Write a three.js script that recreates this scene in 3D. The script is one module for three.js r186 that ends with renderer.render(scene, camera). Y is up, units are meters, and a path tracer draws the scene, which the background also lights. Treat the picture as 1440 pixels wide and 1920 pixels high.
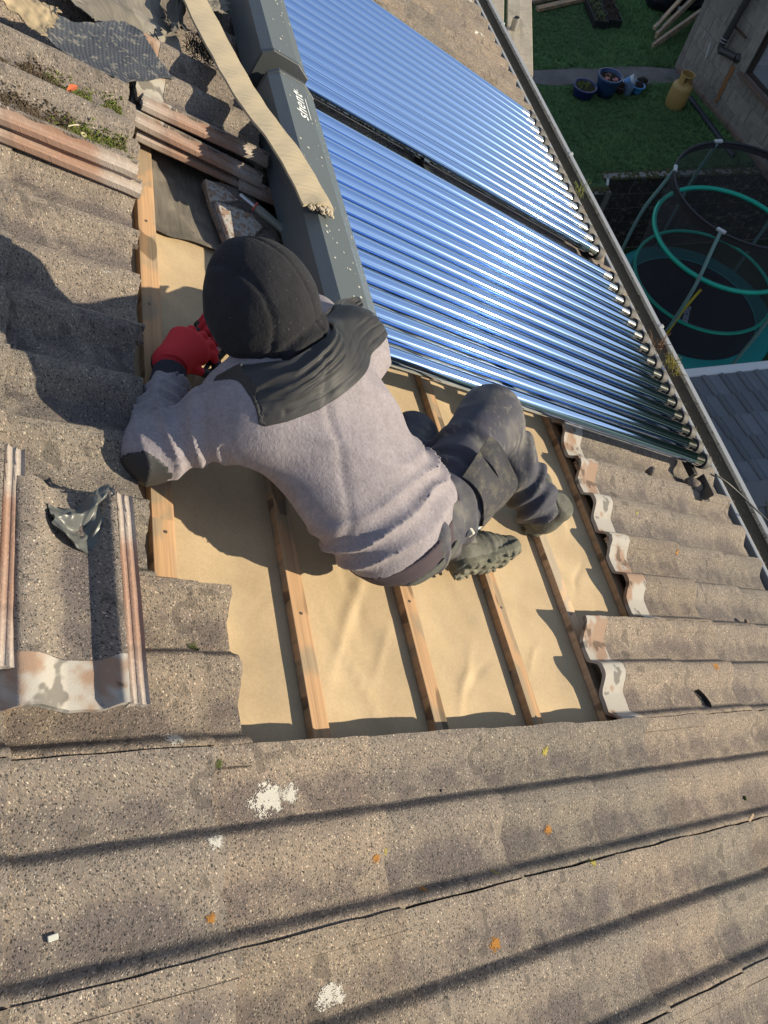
import * as THREE from 'three';
import { mergeGeometries } from 'three/addons/utils/BufferGeometryUtils.js';
import { RoundedBoxGeometry } from 'three/addons/geometries/RoundedBoxGeometry.js';

// ---------- camera, sky, sun, exposure ----------
const scene = new THREE.Scene();
const camera = new THREE.PerspectiveCamera(67.9, 768 / 1024, 0.02, 400);
camera.position.set(0.13521, 1.42719, 0.33319);
camera.quaternion.setFromRotationMatrix(new THREE.Matrix4().makeBasis(
  new THREE.Vector3(0.96616, 0.1291, 0.2233), new THREE.Vector3(0.13282, 0.49312, -0.85976), new THREE.Vector3(-0.22111, 0.86033, 0.45929)));
const renderer = new THREE.WebGLRenderer({ antialias: true });
renderer.setSize(768, 1024);
renderer.toneMapping = THREE.LinearToneMapping;
renderer.toneMappingExposure = 1.46;
renderer.outputColorSpace = THREE.SRGBColorSpace;
renderer.shadowMap.enabled = true;

const SUN = new THREE.Vector3(0.9146, 0.204, 0.35).normalize();
{
  const W = 512, H = 256, d = new Float32Array(W * H * 4);
  for (let j = 0; j < H; j++) for (let i = 0; i < W; i++) {
    const th = (j + 0.5) / H * Math.PI - Math.PI / 2, ph = ((i + 0.5) / W - 0.5) * 2 * Math.PI;
    const y = Math.sin(th), c = Math.cos(th), x = c * Math.cos(ph), z = c * Math.sin(ph);
    const up = Math.max(y, 0), k = Math.pow(1 - up, 3.2);
    const cs = Math.max(0, x * SUN.x + y * SUN.y + z * SUN.z);
    const glow = Math.pow(cs, 5) * 0.12 + Math.pow(cs, 60) * 0.12;
    let r = 0.155 + 0.36 * k, g = 0.215 + 0.35 * k, b = 0.33 + 0.28 * k;
    r += glow * 1.0; g += glow * 0.95; b += glow * 0.85;
    if (y < 0) { const m = Math.min(1, -y * 12); r += (0.14 - r) * m; g += (0.15 - g) * m; b += (0.14 - b) * m; }
    const o = (j * W + i) * 4; d[o] = r; d[o + 1] = g; d[o + 2] = b; d[o + 3] = 1;
  }
  const t = new THREE.DataTexture(d, W, H, THREE.RGBAFormat, THREE.FloatType);
  t.mapping = THREE.EquirectangularReflectionMapping; t.magFilter = THREE.LinearFilter; t.minFilter = THREE.LinearFilter;
  t.needsUpdate = true;
  scene.background = t; scene.environment = t;
}
const sun = new THREE.DirectionalLight(new THREE.Color().setRGB(1.0, 0.88, 0.67), 5);
sun.position.copy(SUN).multiplyScalar(60); sun.target.position.set(1.5, -1, -2);
sun.castShadow = true; sun.shadow.mapSize.set(4096, 4096);
Object.assign(sun.shadow.camera, { left: -14, right: 14, top: 12, bottom: -12, near: 1, far: 120 });
scene.add(sun, sun.target);

// ---------- helpers ----------
const PITCH = Math.PI / 6;
const QR = new THREE.Quaternion().setFromAxisAngle(new THREE.Vector3(0, 0, 1), -PITCH);
const RP = (u, v, n) => new THREE.Vector3(u, n, -v).applyQuaternion(QR);   // roof metres (down slope, along eave, off the slope) -> world
const V = (x, y, z) => new THREE.Vector3(x, y, z);
function rng(s) { return () => { s |= 0; s = s + 0x6D2B79F5 | 0; let t = Math.imul(s ^ s >>> 15, 1 | s); t = t + Math.imul(t ^ t >>> 7, 61 | t) ^ t; return ((t ^ t >>> 14) >>> 0) / 4294967296; }; }
const R0 = rng(12345);
function hash3(x, y, z) { let h = Math.imul(x, 374761393) + Math.imul(y, 668265263) + Math.imul(z, 2147483647 - 1640531527) | 0; h = Math.imul(h ^ h >>> 13, 1274126177); return ((h ^ h >>> 16) >>> 0) / 4294967296; }
const sm = t => t * t * (3 - 2 * t);
function noise3(x, y, z, P = 0) {
  const X = Math.floor(x), Y = Math.floor(y), Z = Math.floor(z), a = sm(x - X), b = sm(y - Y), c = sm(z - Z);
  const w = P ? (q => ((q % P) + P) % P) : (q => q);
  const x0 = w(X), x1 = w(X + 1), y0 = w(Y), y1 = w(Y + 1);
  const L = (p, q, t) => p + (q - p) * t;
  return L(L(L(hash3(x0, y0, Z), hash3(x1, y0, Z), a), L(hash3(x0, y1, Z), hash3(x1, y1, Z), a), b),
    L(L(hash3(x0, y0, Z + 1), hash3(x1, y0, Z + 1), a), L(hash3(x0, y1, Z + 1), hash3(x1, y1, Z + 1), a), b), c);
}
const fbm = (x, y, z, o = 4, P = 0) => { let s = 0, a = 0.5, f = 1, n = 0; for (let i = 0; i < o; i++) { s += a * noise3(x * f, y * f, z + i * 7, P ? P * f : 0); n += a; a *= 0.5; f *= 2; } return s / n; };
const clamp = (x, a = 0, b = 1) => Math.min(b, Math.max(a, x));
const sstep = (a, b, x) => sm(clamp((x - a) / (b - a)));
const toS = c => c <= 0.0031308 ? c * 12.92 : 1.055 * Math.pow(c, 1 / 2.4) - 0.055;

// painted textures: fn(px,py) -> [r,g,b] linear ; height separately
const LUT = new Uint8Array(4097); for (let i = 0; i <= 4096; i++) LUT[i] = Math.round(255 * toS(i / 4096));
function makeTex(W, H, fn, srgb = true) {
  const q8 = x => LUT[Math.round(4096 * clamp(x))], d = new Uint8Array(W * H * 4);
  for (let j = 0; j < H; j++) for (let i = 0; i < W; i++) {
    const c = fn(i, j), o = (j * W + i) * 4;
    if (srgb) { d[o] = q8(c[0]); d[o + 1] = q8(c[1]); d[o + 2] = q8(c[2]); }
    else { const v = 255 * clamp(typeof c === 'number' ? c : c[0]); d[o] = d[o + 1] = d[o + 2] = v; }
    d[o + 3] = 255;
  }
  const t = new THREE.DataTexture(d, W, H, THREE.RGBAFormat, THREE.UnsignedByteType);
  t.wrapS = t.wrapT = THREE.RepeatWrapping; t.magFilter = THREE.LinearFilter; t.minFilter = THREE.LinearMipmapLinearFilter; t.generateMipmaps = true;
  if (srgb) t.colorSpace = THREE.SRGBColorSpace;
  t.needsUpdate = true; return t;
}
const texClone = (t, ru, rv) => { const c = t.clone(); c.repeat.set(ru, rv); c.needsUpdate = true; return c; };
const lin = (r, g, b) => new THREE.Color().setRGB(r, g, b);
const mat = (c, rough = 0.8, extra = {}) => new THREE.MeshStandardMaterial({ color: lin(...c), roughness: rough, ...extra });

const names = new Map();
function numbered(n) { const k = names.get(n) || 0; names.set(n, k + 1); return k ? n + '_' + String(k).padStart(3, '0') : n; }
function tag(o, label, category, group) { o.userData.label = label; o.userData.category = category; if (group) o.userData.group = group; return o; }
function shadowOn(o) { o.traverse(m => { if (m.isMesh) { m.castShadow = m.receiveShadow = true; } }); return o; }
function thing(name, label, category, group) { const g = new THREE.Group(); g.name = numbered(name); tag(g, label, category, group); scene.add(g); return g; }
function onRoof(g, u, v, n, yaw = 0, tx = 0, tz = 0) {
  g.position.copy(RP(u, v, n)); g.quaternion.copy(QR).multiply(new THREE.Quaternion().setFromEuler(new THREE.Euler(tx, yaw, tz, 'YXZ'))); return g;
}
function part(parent, name, geo, m) { const o = new THREE.Mesh(geo, m); o.name = name; o.castShadow = o.receiveShadow = true; parent.add(o); return o; }
function single(name, geo, m, label, category, group) { const o = new THREE.Mesh(geo, m); o.name = numbered(name); o.castShadow = o.receiveShadow = true; tag(o, label, category, group); scene.add(o); return o; }
function struct(name, geo, m) { const o = new THREE.Mesh(geo, m); o.name = numbered(name); o.castShadow = o.receiveShadow = true; o.userData.kind = 'structure'; scene.add(o); return o; }
const merge = a => mergeGeometries(a.map(g => { const q = g.index ? g.toNonIndexed() : g; for (const k of Object.keys(q.attributes)) if (!['position', 'normal', 'uv'].includes(k)) q.deleteAttribute(k); return q; }));
const bx = (w, h, d, x = 0, y = 0, z = 0, r = 0.004) => new RoundedBoxGeometry(w, h, d, 1, Math.min(r, w / 2.1, h / 2.1, d / 2.1)).translate(x, y, z);
const tube = (pts, r, seg = 24, rad = 8, closed = false) => new THREE.TubeGeometry(new THREE.CatmullRomCurve3(pts, closed), seg, r, rad, closed);
function bar(a, b, r, rad = 10) { const d = b.clone().sub(a), g = new THREE.CylinderGeometry(r, r, d.length(), rad); g.applyQuaternion(new THREE.Quaternion().setFromUnitVectors(V(0, 1, 0), d.clone().normalize())); return g.translate(...a.clone().add(b).multiplyScalar(0.5).toArray()); }
function boxUV(g, s = 1) {   // uv in metres by the dominant axis of each face
  const q = g.index ? g.toNonIndexed() : g; const p = q.attributes.position, n = q.attributes.normal, uv = new Float32Array(p.count * 2);
  for (let i = 0; i < p.count; i += 3) {
    const a = V().fromBufferAttribute(n, i).add(V().fromBufferAttribute(n, i + 1)).add(V().fromBufferAttribute(n, i + 2));
    const ax = Math.abs(a.x), ay = Math.abs(a.y), az = Math.abs(a.z);
    for (let k = i; k < i + 3; k++) {
      const x = p.getX(k) * s, y = p.getY(k) * s, z = p.getZ(k) * s;
      if (ay >= ax && ay >= az) { uv[2 * k] = x; uv[2 * k + 1] = z; } else if (ax >= az) { uv[2 * k] = z; uv[2 * k + 1] = y; } else { uv[2 * k] = x; uv[2 * k + 1] = y; }
    }
  }
  q.setAttribute('uv', new THREE.BufferAttribute(uv, 2)); return q;
}
// a sheet of nu x nv cells given by fn(a,b) -> Vector3, with thickness th below
function sheet(nu, nv, fn, th = 0, uvs = [1, 1]) {
  const P = [], U = [], I = [];
  const layer = (off) => { for (let j = 0; j <= nv; j++) for (let i = 0; i <= nu; i++) { const q = fn(i / nu, j / nv); P.push(q.x, q.y + off, q.z); U.push(i / nu * uvs[0], j / nv * uvs[1]); } };
  layer(0); const w = nu + 1, N = w * (nv + 1);
  for (let j = 0; j < nv; j++) for (let i = 0; i < nu; i++) { const a = j * w + i; I.push(a, a + w, a + 1, a + 1, a + w, a + w + 1); }
  if (th) {
    layer(-th);
    for (let j = 0; j < nv; j++) for (let i = 0; i < nu; i++) { const a = N + j * w + i; I.push(a, a + 1, a + w, a + 1, a + w + 1, a + w); }
  }
  const g = new THREE.BufferGeometry(); g.setAttribute('position', new THREE.Float32BufferAttribute(P, 3)); g.setAttribute('uv', new THREE.Float32BufferAttribute(U, 2)); g.setIndex(I);
  g.computeVertexNormals();
  if (th) { // rim with its own vertices
    const rim = [], ru = [], e = [];
    for (let i = 0; i < nu; i++) e.push([i, i + 1], [nv * w + i + 1, nv * w + i]);
    for (let j = 0; j < nv; j++) e.push([(j + 1) * w, j * w], [j * w + nu, (j + 1) * w + nu]);
    for (const [a, b] of e) { const q = k => [P[3 * k], P[3 * k + 1], P[3 * k + 2]]; rim.push(...q(a), ...q(b), ...q(N + b), ...q(a), ...q(N + b), ...q(N + a)); const t = k => [U[2 * k], U[2 * k + 1]]; const o = th * 1; ru.push(...t(a), ...t(b), t(b)[0] + o, t(b)[1] + o, ...t(a), t(b)[0] + o, t(b)[1] + o, t(a)[0] + o, t(a)[1] + o); }
    const r = new THREE.BufferGeometry(); r.setAttribute('position', new THREE.Float32BufferAttribute(rim, 3)); r.setAttribute('uv', new THREE.Float32BufferAttribute(ru, 2)); r.computeVertexNormals();
    return merge([g, r]);
  }
  return g;
}

// ---------- materials ----------
// weathered concrete: sand and aggregate grains scattered in a cement matrix; 1.2 m a repeat
const TS = 2048;
const grainC = new Float32Array(TS * TS * 3), grainH = new Float32Array(TS * TS);
{
  const r = rng(77);
  for (let j = 0; j < TS; j++) for (let i = 0; i < TS; i++) {
    const o = j * TS + i, a = noise3(i / 8, j / 8, 1, 256), q = r();
    const m = 0.8 + 0.22 * a + 0.3 * (q - 0.5);
    grainC[3 * o] = 0.165 * m; grainC[3 * o + 1] = 0.14 * m; grainC[3 * o + 2] = 0.114 * m; grainH[o] = 0.35 + 0.2 * q;
  }
  const pal = [[0.26, 0.215, 0.165], [0.38, 0.325, 0.25], [0.2, 0.188, 0.168], [0.05, 0.046, 0.04], [0.25, 0.188, 0.142], [0.16, 0.135, 0.108], [0.06, 0.055, 0.049], [0.22, 0.187, 0.147], [0.035, 0.032, 0.028], [0.1, 0.088, 0.075]];
  for (let k = 0; k < 170000; k++) {
    const cx = r() * TS, cy = r() * TS, rad = 0.95 + 2.1 * r() * r() + 0.5 * r(), c = pal[Math.floor(r() * pal.length)], f = 0.75 + 0.4 * r(), e = 0.6 + 0.7 * r(), th = r() * 3.14, ct = Math.cos(th), st = Math.sin(th), h = 0.45 + 0.55 * r();
    const R = Math.ceil(rad * 1.4);
    for (let y = -R; y <= R; y++) for (let x = -R; x <= R; x++) {
      const X = x * ct + y * st, Y = (-x * st + y * ct) / e, d = Math.sqrt(X * X + Y * Y) / rad; if (d > 1) continue;
      const o = ((Math.floor(cy + y) + TS) % TS) * TS + (Math.floor(cx + x) + TS) % TS;
      grainC[3 * o] = c[0] * f; grainC[3 * o + 1] = c[1] * f; grainC[3 * o + 2] = c[2] * f; grainH[o] = h * Math.sqrt(1 - d * d * 0.8);
    }
  }
}
const lowField = fn => { const N = 512, d = new Float32Array(N * N); for (let j = 0; j < N; j++) for (let i = 0; i < N; i++) d[j * N + i] = fn(i / N, j / N); return (i, j) => { const x = i / TS * N, y = j / TS * N, X = Math.floor(x), Y = Math.floor(y), a = x - X, b = y - Y, X1 = (X + 1) % N, Y1 = (Y + 1) % N; return (d[Y * N + X] * (1 - a) + d[Y * N + X1] * a) * (1 - b) + (d[Y1 * N + X] * (1 - a) + d[Y1 * N + X1] * a) * b; }; };
const fA = lowField((x, y) => fbm(x * 10, y * 10, 3, 4, 10)), fL = lowField((x, y) => fbm(x * 34, y * 34, 5, 3, 34)), fG = lowField((x, y) => fbm(x * 16, y * 16, 21, 3, 16)), fS = lowField((x, y) => noise3(x * 60, y * 60, 12, 60));
// four tile widths a repeat, so that dirt can lie in the pans of the tiles as it does on this roof
const TSM = 4 * 0.3266, fP = lowField((x, y) => { const s = (((-y * 4) % 1 + 1) % 1) * 0.3266, h = 0.1633, q = (s + 0.026 * (fbm(x * 24, y * 24, 61, 3, 24) - 0.5)) % h; return sstep(0.03, 0.05, q) * (1 - sstep(0.085, 0.12, q)); });
const tileTex = makeTex(TS, TS, (i, j) => {
  const o = j * TS + i, l = fL(i, j), g = fG(i, j), a = fA(i, j), p = fP(i, j);
  const film = clamp(0.45 * sstep(0.44, 0.74, a * 0.75 + l * 0.3 - 0.02) + p * sstep(0.3, 0.62, 0.6 * l + 0.4 * a) * 0.85);    // grey-black algae and grit
  const pale = sstep(0.58, 0.74, g) * 0.55;                           // rubbed pale patches
  const spot = sstep(0.72, 0.78, fS(i, j)) * sstep(0.5, 0.62, g);
  const k = 1.1 - 0.42 * film + 0.22 * pale;
  let r = grainC[3 * o] * k, gg = grainC[3 * o + 1] * k, bb = grainC[3 * o + 2] * (k + 0.08 * film);
  const t = 0.5 * spot; r += (0.05 - r) * t; gg += (0.045 - gg) * t; bb += (0.04 - bb) * t;
  return [r, gg, bb];
});
const tileBump = makeTex(TS, TS, (i, j) => grainH[j * TS + i], false);
const tileMats = [[1.28, 1.24, 1.22], [1.16, 1.14, 1.15], [1.38, 1.3, 1.24], [1.22, 1.15, 1.08], [1.1, 1.1, 1.1]].map(c => new THREE.MeshStandardMaterial({ map: tileTex, bumpMap: tileBump, bumpScale: 0.0024, roughness: 0.95, color: lin(...c) }));
// cement that stayed covered: pinkish and whitish with blotches
const cleanTex = makeTex(512, 512, (i, j) => {
  const x = i / 512, y = j / 512, o = ((j * 3) % TS) * TS + (i * 3) % TS;
  const a = fbm(x * 6, y * 6, 2, 4, 6), w = sstep(0.33, 0.5, a), s = 0.86 + 0.35 * (grainH[o] - 0.4), d = sstep(0.62, 0.74, fbm(x * 14, y * 14, 8, 3, 14)) * 0.55;
  const c = [0.4 + 0.12 * w, 0.275 + 0.22 * w, 0.2 + 0.25 * w];
  return c.map(q => q * s * (1 - d));
});
const cleanMat = new THREE.MeshStandardMaterial({ map: texClone(cleanTex, 3, 3), bumpMap: tileBump, bumpScale: 0.0006, roughness: 0.92, color: lin(0.82, 0.8, 0.78) });
const edgeTex = makeTex(512, 512, (i, j) => {
  const x = i / 512, y = j / 512, o = ((j * 2) % TS) * TS + (i * 2) % TS, a = fbm(x * 5, y * 5, 31, 4, 5), w = sstep(0.4, 0.62, a), d = sstep(0.55, 0.72, fbm(x * 20, y * 6, 8, 3)) * 0.5;
  const s = 0.8 + 0.5 * (grainH[o] - 0.4);
  return [0.36 + 0.08 * w, 0.225 + 0.15 * w, 0.165 + 0.16 * w].map(q => q * s * (1 - d));
});
const edgeMat = new THREE.MeshStandardMaterial({ map: edgeTex, bumpMap: tileBump, bumpScale: 0.001, roughness: 0.95 });
const woodTex = makeTex(256, 1024, (i, j) => {
  const x = i / 256, y = j / 1024;
  const g = fbm(x * 22 + 1.5 * fbm(x * 3, y * 4, 4, 2, 0), y * 2, 3, 3), f = noise3(x * 90, y * 7, 6), st = sstep(0.44, 0.6, fbm(x * 3, y * 9, 14, 4)), kn = sstep(0.78, 0.84, noise3(x * 5, y * 9, 40));
  const k = 0.72 + 0.42 * g + 0.16 * (f - 0.5);
  let c = [0.42 * k, 0.265 * k, 0.15 * k];
  const w = [0.27 * k, 0.215 * k, 0.15 * k];
  c = c.map((q, n) => q + (w[n] - q) * st * 0.85); return c.map(q => q * (1 - 0.55 * kn));
});
const woodBump = makeTex(256, 512, (i, j) => fbm(i / 256 * 50, j / 512 * 3, 3, 3), false);
const woodM = (c, k = 1) => new THREE.MeshStandardMaterial({ map: texClone(woodTex, 4, 0.9), bumpMap: texClone(woodBump, 4, 1), bumpScale: 0.001, roughness: 0.85, color: lin(...c) });
const battenMat = woodM([1.12, 1.08, 1.0]), newBattenMat = woodM([1.45, 1.55, 1.65]), paleWood = woodM([1.25, 1.35, 1.5]), oldWood = woodM([0.9, 0.95, 1.0]);
const fabricW = makeTex(512, 512, (i, j) => {
  const x = i / 512, y = j / 512, w = 0.5 + 0.5 * Math.sin(i * Math.PI / 2) * Math.sin(j * Math.PI / 2);
  const a = fbm(x * 4, y * 4, 2, 4, 4), b = noise3(x * 128, y * 128, 3, 128);
  const k = 0.84 + 0.14 * w + 0.3 * (a - 0.5) + 0.12 * (b - 0.5); return [0.475 * k, 0.355 * k, 0.21 * k];
});
const fabricB = makeTex(256, 256, (i, j) => 0.5 + 0.4 * Math.sin(i * Math.PI / 2) * Math.sin(j * Math.PI / 2) + 0.2 * (hash3(i, j, 1) - 0.5), false);
const underlayMat = new THREE.MeshStandardMaterial({ map: texClone(fabricW, 2.2, 2.2), bumpMap: texClone(fabricB, 8, 8), bumpScale: 0.00025, roughness: 0.72 });
const feltTex = makeTex(512, 512, (i, j) => { const x = i / 512, y = j / 512, a = fbm(x * 5, y * 5, 7, 4, 5), b = fbm(x * 64, y * 12, 9, 2), d = sstep(0.55, 0.7, fbm(x * 9, y * 9, 17, 3, 9)); const k = 0.6 + 0.7 * a + 0.4 * (b - 0.5) + 0.3 * d; return [0.125 * k, 0.108 * k, 0.085 * k]; });
const feltMat = new THREE.MeshStandardMaterial({ map: texClone(feltTex, 2, 2), bumpMap: texClone(woodBump, 3, 3), bumpScale: 0.0012, roughness: 0.9 });
const feltGrey = new THREE.MeshStandardMaterial({ map: texClone(feltTex, 1.7, 1.7), bumpMap: texClone(tileBump, 2, 2), bumpScale: 0.0012, roughness: 0.8, color: lin(1.75, 1.8, 1.85) });
const noiseBump = makeTex(256, 256, (i, j) => fbm(i / 16, j / 16, 2, 3, 16), false);

// ---------- the tiled roof ----------
const TW = 0.3266, TL = 0.418, GAUGE = 0.343, TILT = 0.05, TTH = 0.0145;
// cross profile of a double-roman tile: rib channels (side lock), pan, roll, pan, roll with its lip
const ROLL = 0.037;
function tileH(s) {
  const half = TW / 2;
  if (s < 0) { const q = (s + 0.036) / 0.036; return ROLL - 0.0165 + 0.005 * Math.max(0, Math.cos(q * Math.PI * 5)); }
  const k = s >= half ? 1 : 0, q = s - k * half;
  const roll = ROLL * Math.max(1 - sstep(0.007, 0.040, q), sstep(0.088, 0.152, q));
  return roll + (k ? 0.0045 * sstep(TW - 0.034, TW - 0.02, s) : -0.002 * (1 - sstep(0, 0.02, s)));
}
const SS = [-0.036, -0.0324, -0.0288, -0.0252, -0.0216, -0.018, -0.0144, -0.0108, -0.0072, -0.0036, -0.0005, 0.0008, 0.008, 0.013, 0.017, 0.021, 0.025, 0.029, 0.034, 0.040, 0.066, 0.088, 0.097, 0.106, 0.115, 0.124, 0.133, 0.142, 0.152, 0.1633, 0.1713, 0.1763, 0.1803, 0.1843, 0.1883, 0.1923, 0.1963, 0.2003, 0.23, 0.252, 0.261, 0.27, 0.279, 0.288, 0.297, 0.306, 0.315, 0.3262];
function tileGeo(seed, t0 = 0, t1 = TL, o = {}) {
  const { s0 = 0, s1 = SS.length - 1, rough = 1, tilt = TILT, nx = 10 } = o;
  const S = SS.slice(s0, s1 + 1), nv = S.length - 1, ox = seed * 0.377 % 1, oz = (seed % 4) / 4;
  const g = sheet(nx, nv, (a, b) => {
    const s = S[nv - Math.round(b * nv)];
    let x = t0 + (t1 - t0) * a;
    if (a > 0.99 && t1 > TL - 0.02) x += rough * (0.006 * (noise3(s * 60, seed, 3) - 0.6) + 0.004 * (noise3(s * 220, seed, 5) - 0.5));
    if (a < 0.01) x += rough * 0.004 * (noise3(s * 70, seed, 8) - 0.5);
    const w = 0.0012 * (noise3(s * 40, x * 40, seed) - 0.5) + 0.001 * (noise3(s * 110, x * 110, seed) - 0.5);
    const ends = a > 0.99 && t1 > TL - 0.02 ? -0.0025 : 0;
    let z = -s; if (b < 0.01) z -= 0.0035 * (noise3(x * 60, seed, 11) - 0.5) * rough;
    return V(x, tileH(s) + tilt * x + w + ends, z);
  }, TTH);
  const p = g.attributes.position, uv = g.attributes.uv;
  for (let i = 0; i < p.count; i++) uv.setXY(i, (p.getX(i) + p.getY(i) * 0.8) / TSM + ox, p.getZ(i) / TSM + oz);
  return g;
}
const roof = thing('house_roof', 'brown concrete tiled house roof with a stripped patch of battens and tan underlay', 'roof');
const tileVars = []; for (let i = 0; i < 8; i++) tileVars.push(tileGeo(i + 1));
const TC = 0.098;
const wornVars = [], headVars = []; for (let i = 0; i < 4; i++) { wornVars.push(tileGeo(i + 20, TC, TL)); headVars.push(tileGeo(i + 20, 0, TC, { nx: 4 })); }
const rt = rng(9);
function addTile(head, row, bare = false, dn = 0) {
  const k = Math.floor(rt() * 8), m = tileMats[Math.floor(rt() * tileMats.length)];
  const o = part(roof, 'roof_tile', bare ? wornVars[k % 4] : tileVars[k], m);
  if (bare) part(o, 'covered_head', headVars[k % 4], cleanMat);
  onRoof(o, head + (rt() - 0.5) * 0.008, row * TW + (rt() - 0.5) * 0.003, dn + (rt() - 0.5) * 0.002, (rt() - 0.5) * 0.008);
  return o;
}
const HEAD = k => -0.343 + GAUGE * k;            // tails fall at 0.075, 0.418, ...
const slip = v => -0.02 + 0.05 * (v - 0.33);     // tails of the tiles pushed up along the stripped patch
for (let j = -5; j <= 18; j++) {
  const v = (j + 0.5) * TW;
  const uMin = j <= 8 ? -0.75 : j <= 10 ? -0.1 : 0.3 + (j - 11) * 0.22;
  for (let k = -2; k < 9; k++) {
    const h = k >= 6 && j >= 0 && j <= 5 ? 1.70 + GAUGE * (k - 6) : HEAD(k);
    const tail = h + TL;
    if (tail < uMin) continue;
    if (j >= 1 && j <= 5) { if (k < 0) addTile(h, j); else if (k === 0) addTile(slip(v) - TL, j, false, -0.001); else if (k >= 6) addTile(h, j, k === 6); continue; }
    if (j === 0) { if (k <= 0) addTile(h, j); else if (k === 1) addTile(0.15 - TL, j, false, -0.006); else if (k >= 5) addTile(k === 5 ? 1.36 : h, j, k === 5); continue; }
    addTile(h, j);
  }
}
// boarding below, underlay, old felt, battens
part(roof, 'roof_deck', new THREE.BoxGeometry(3.95, 0.02, 8.0).translate(1.15, 0, -2.38), mat([0.05, 0.045, 0.04], 0.9)).quaternion.copy(QR);
roof.children[roof.children.length - 1].position.copy(RP(0, 0, -0.105));
const battenU = [0.045, 0.366, 0.709, 1.052, 1.385, 1.722];
const creases = (() => { const r = rng(404), L = []; for (let i = 0; i < 26; i++) { const u = 0.12 + 1.5 * r(), v = 0.02 + 1.0 * r(), a = 1.2 + 1.0 * (r() - 0.5), l = 0.06 + 0.13 * r(); L.push([u, v, Math.cos(a), Math.sin(a), l, (r() < 0.7 ? 1 : -1) * (0.003 + 0.005 * r()), 0.006 + 0.008 * r()]); } L.push([0.5, 0.2, -0.35, 0.94, 0.2, 0.009, 0.012], [0.16, 0.3, 0.6, 0.8, 0.09, 0.006, 0.008]); return L; })();
function sagAt(u, v) {
  let d = 1; for (const b of battenU) d = Math.min(d, Math.abs(u - b));
  const w = sstep(0.02, 0.15, d);
  const wr = Math.sin((v * 1.1 + u * 0.9) * 42 + 6 * noise3(u * 6, v * 6, 2)) * 0.0034 * sstep(0.45, 0.7, noise3(u * 5, v * 4, 9));
  const crease = 0.006 * Math.exp(-Math.pow(((u - 0.5) * 0.8 + (v - 0.28) * -0.5) / 0.014, 2)) * sstep(0.0, 0.1, 0.28 - Math.abs(v - 0.22)) * sstep(0.3, 0.4, u);
  const bil = 0.012 * (fbm(u * 3.2, v * 2.6, 4, 2) - 0.5) + 0.005 * (noise3(u * 9, v * 7, 6) - 0.5);
  let cr = 0; for (const [cu, cv, dx, dy, l, A, wd] of creases) { const x = u - cu, y = v - cv, t = x * dx + y * dy, d = x * dy - y * dx + 0.02 * (noise3(t * 14, cu * 9, 3) - 0.5); if (Math.abs(t) < l && Math.abs(d) < 0.05) cr += A * Math.cos(t / l * 1.57) * Math.exp(-Math.abs(d) / wd); }
  return -0.0475 - w * (0.007 - bil - wr - crease - cr);
}
const ul = part(roof, 'underlay', sheet(160, 170, (a, b) => { const u = -0.12 + 2.0 * a, v = 1.98 - 2.13 * b; return V(u, sagAt(u, v), -v); }, 0.001, [2.0, 2.13]), underlayMat); ul.quaternion.copy(QR);
const of = part(roof, 'old_felt', sheet(50, 50, (a, b) => {
  const v1 = 2.02, v0 = 1.455 + 0.02 * a + 0.014 * noise3(a * 9, 1, 1) - 0.03 * sstep(0.42, 0.45, a);
  const u = 0.085 + 0.62 * a, v = v1 + (v0 - v1) * b; return V(u, sagAt(u, v) + 0.006 + 0.006 * noise3(a * 4, b * 4, 3) + 0.008 * sstep(0.93, 1, b), -v);
}, 0.002, [0.62, 0.55]), feltMat); of.quaternion.copy(QR);
const nailGeo = new THREE.CylinderGeometry(0.0036, 0.0036, 0.002, 10), nailMat = mat([0.16, 0.14, 0.12], 0.5, { metalness: 0.7 });
function batten(u, v0, v1, m, yaw = 0, w = 0.042, h = 0.026) {
  const g = boxUV(bx(w, h, v1 - v0, 0, 0, 0, 0.0025)), p = g.attributes.uv; const o = rt(); for (let i = 0; i < p.count; i++) p.setXY(i, p.getX(i) + o, p.getY(i) + o * 3.1);
  const b = part(roof, 'batten', g, m); onRoof(b, u, (v0 + v1) / 2, -0.0335, yaw);
  for (let z = v0 + 0.12 + 0.1 * rt(); z < v1 - 0.05; z += 0.3 + 0.06 * rt()) part(b, 'nail', nailGeo, nailMat).position.set((rt() - 0.5) * 0.012, h / 2 + 0.0008, -(z - (v0 + v1) / 2));
  return b;
}
batten(0.077, 0.05, 2.0, battenMat, -0.045, 0.052);
batten(0.366, -0.15, 1.35, battenMat, -0.01, 0.044); batten(0.40, 1.42, 2.0, oldWood, 0, 0.05);
batten(0.709, -0.15, 2.0, battenMat, 0, 0.043); batten(1.052, -0.15, 2.0, battenMat, 0.012, 0.042);
batten(1.385, -0.15, 2.0, newBattenMat, 0.006, 0.043); batten(1.722, -0.1, 2.0, battenMat, 0, 0.042);
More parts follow.
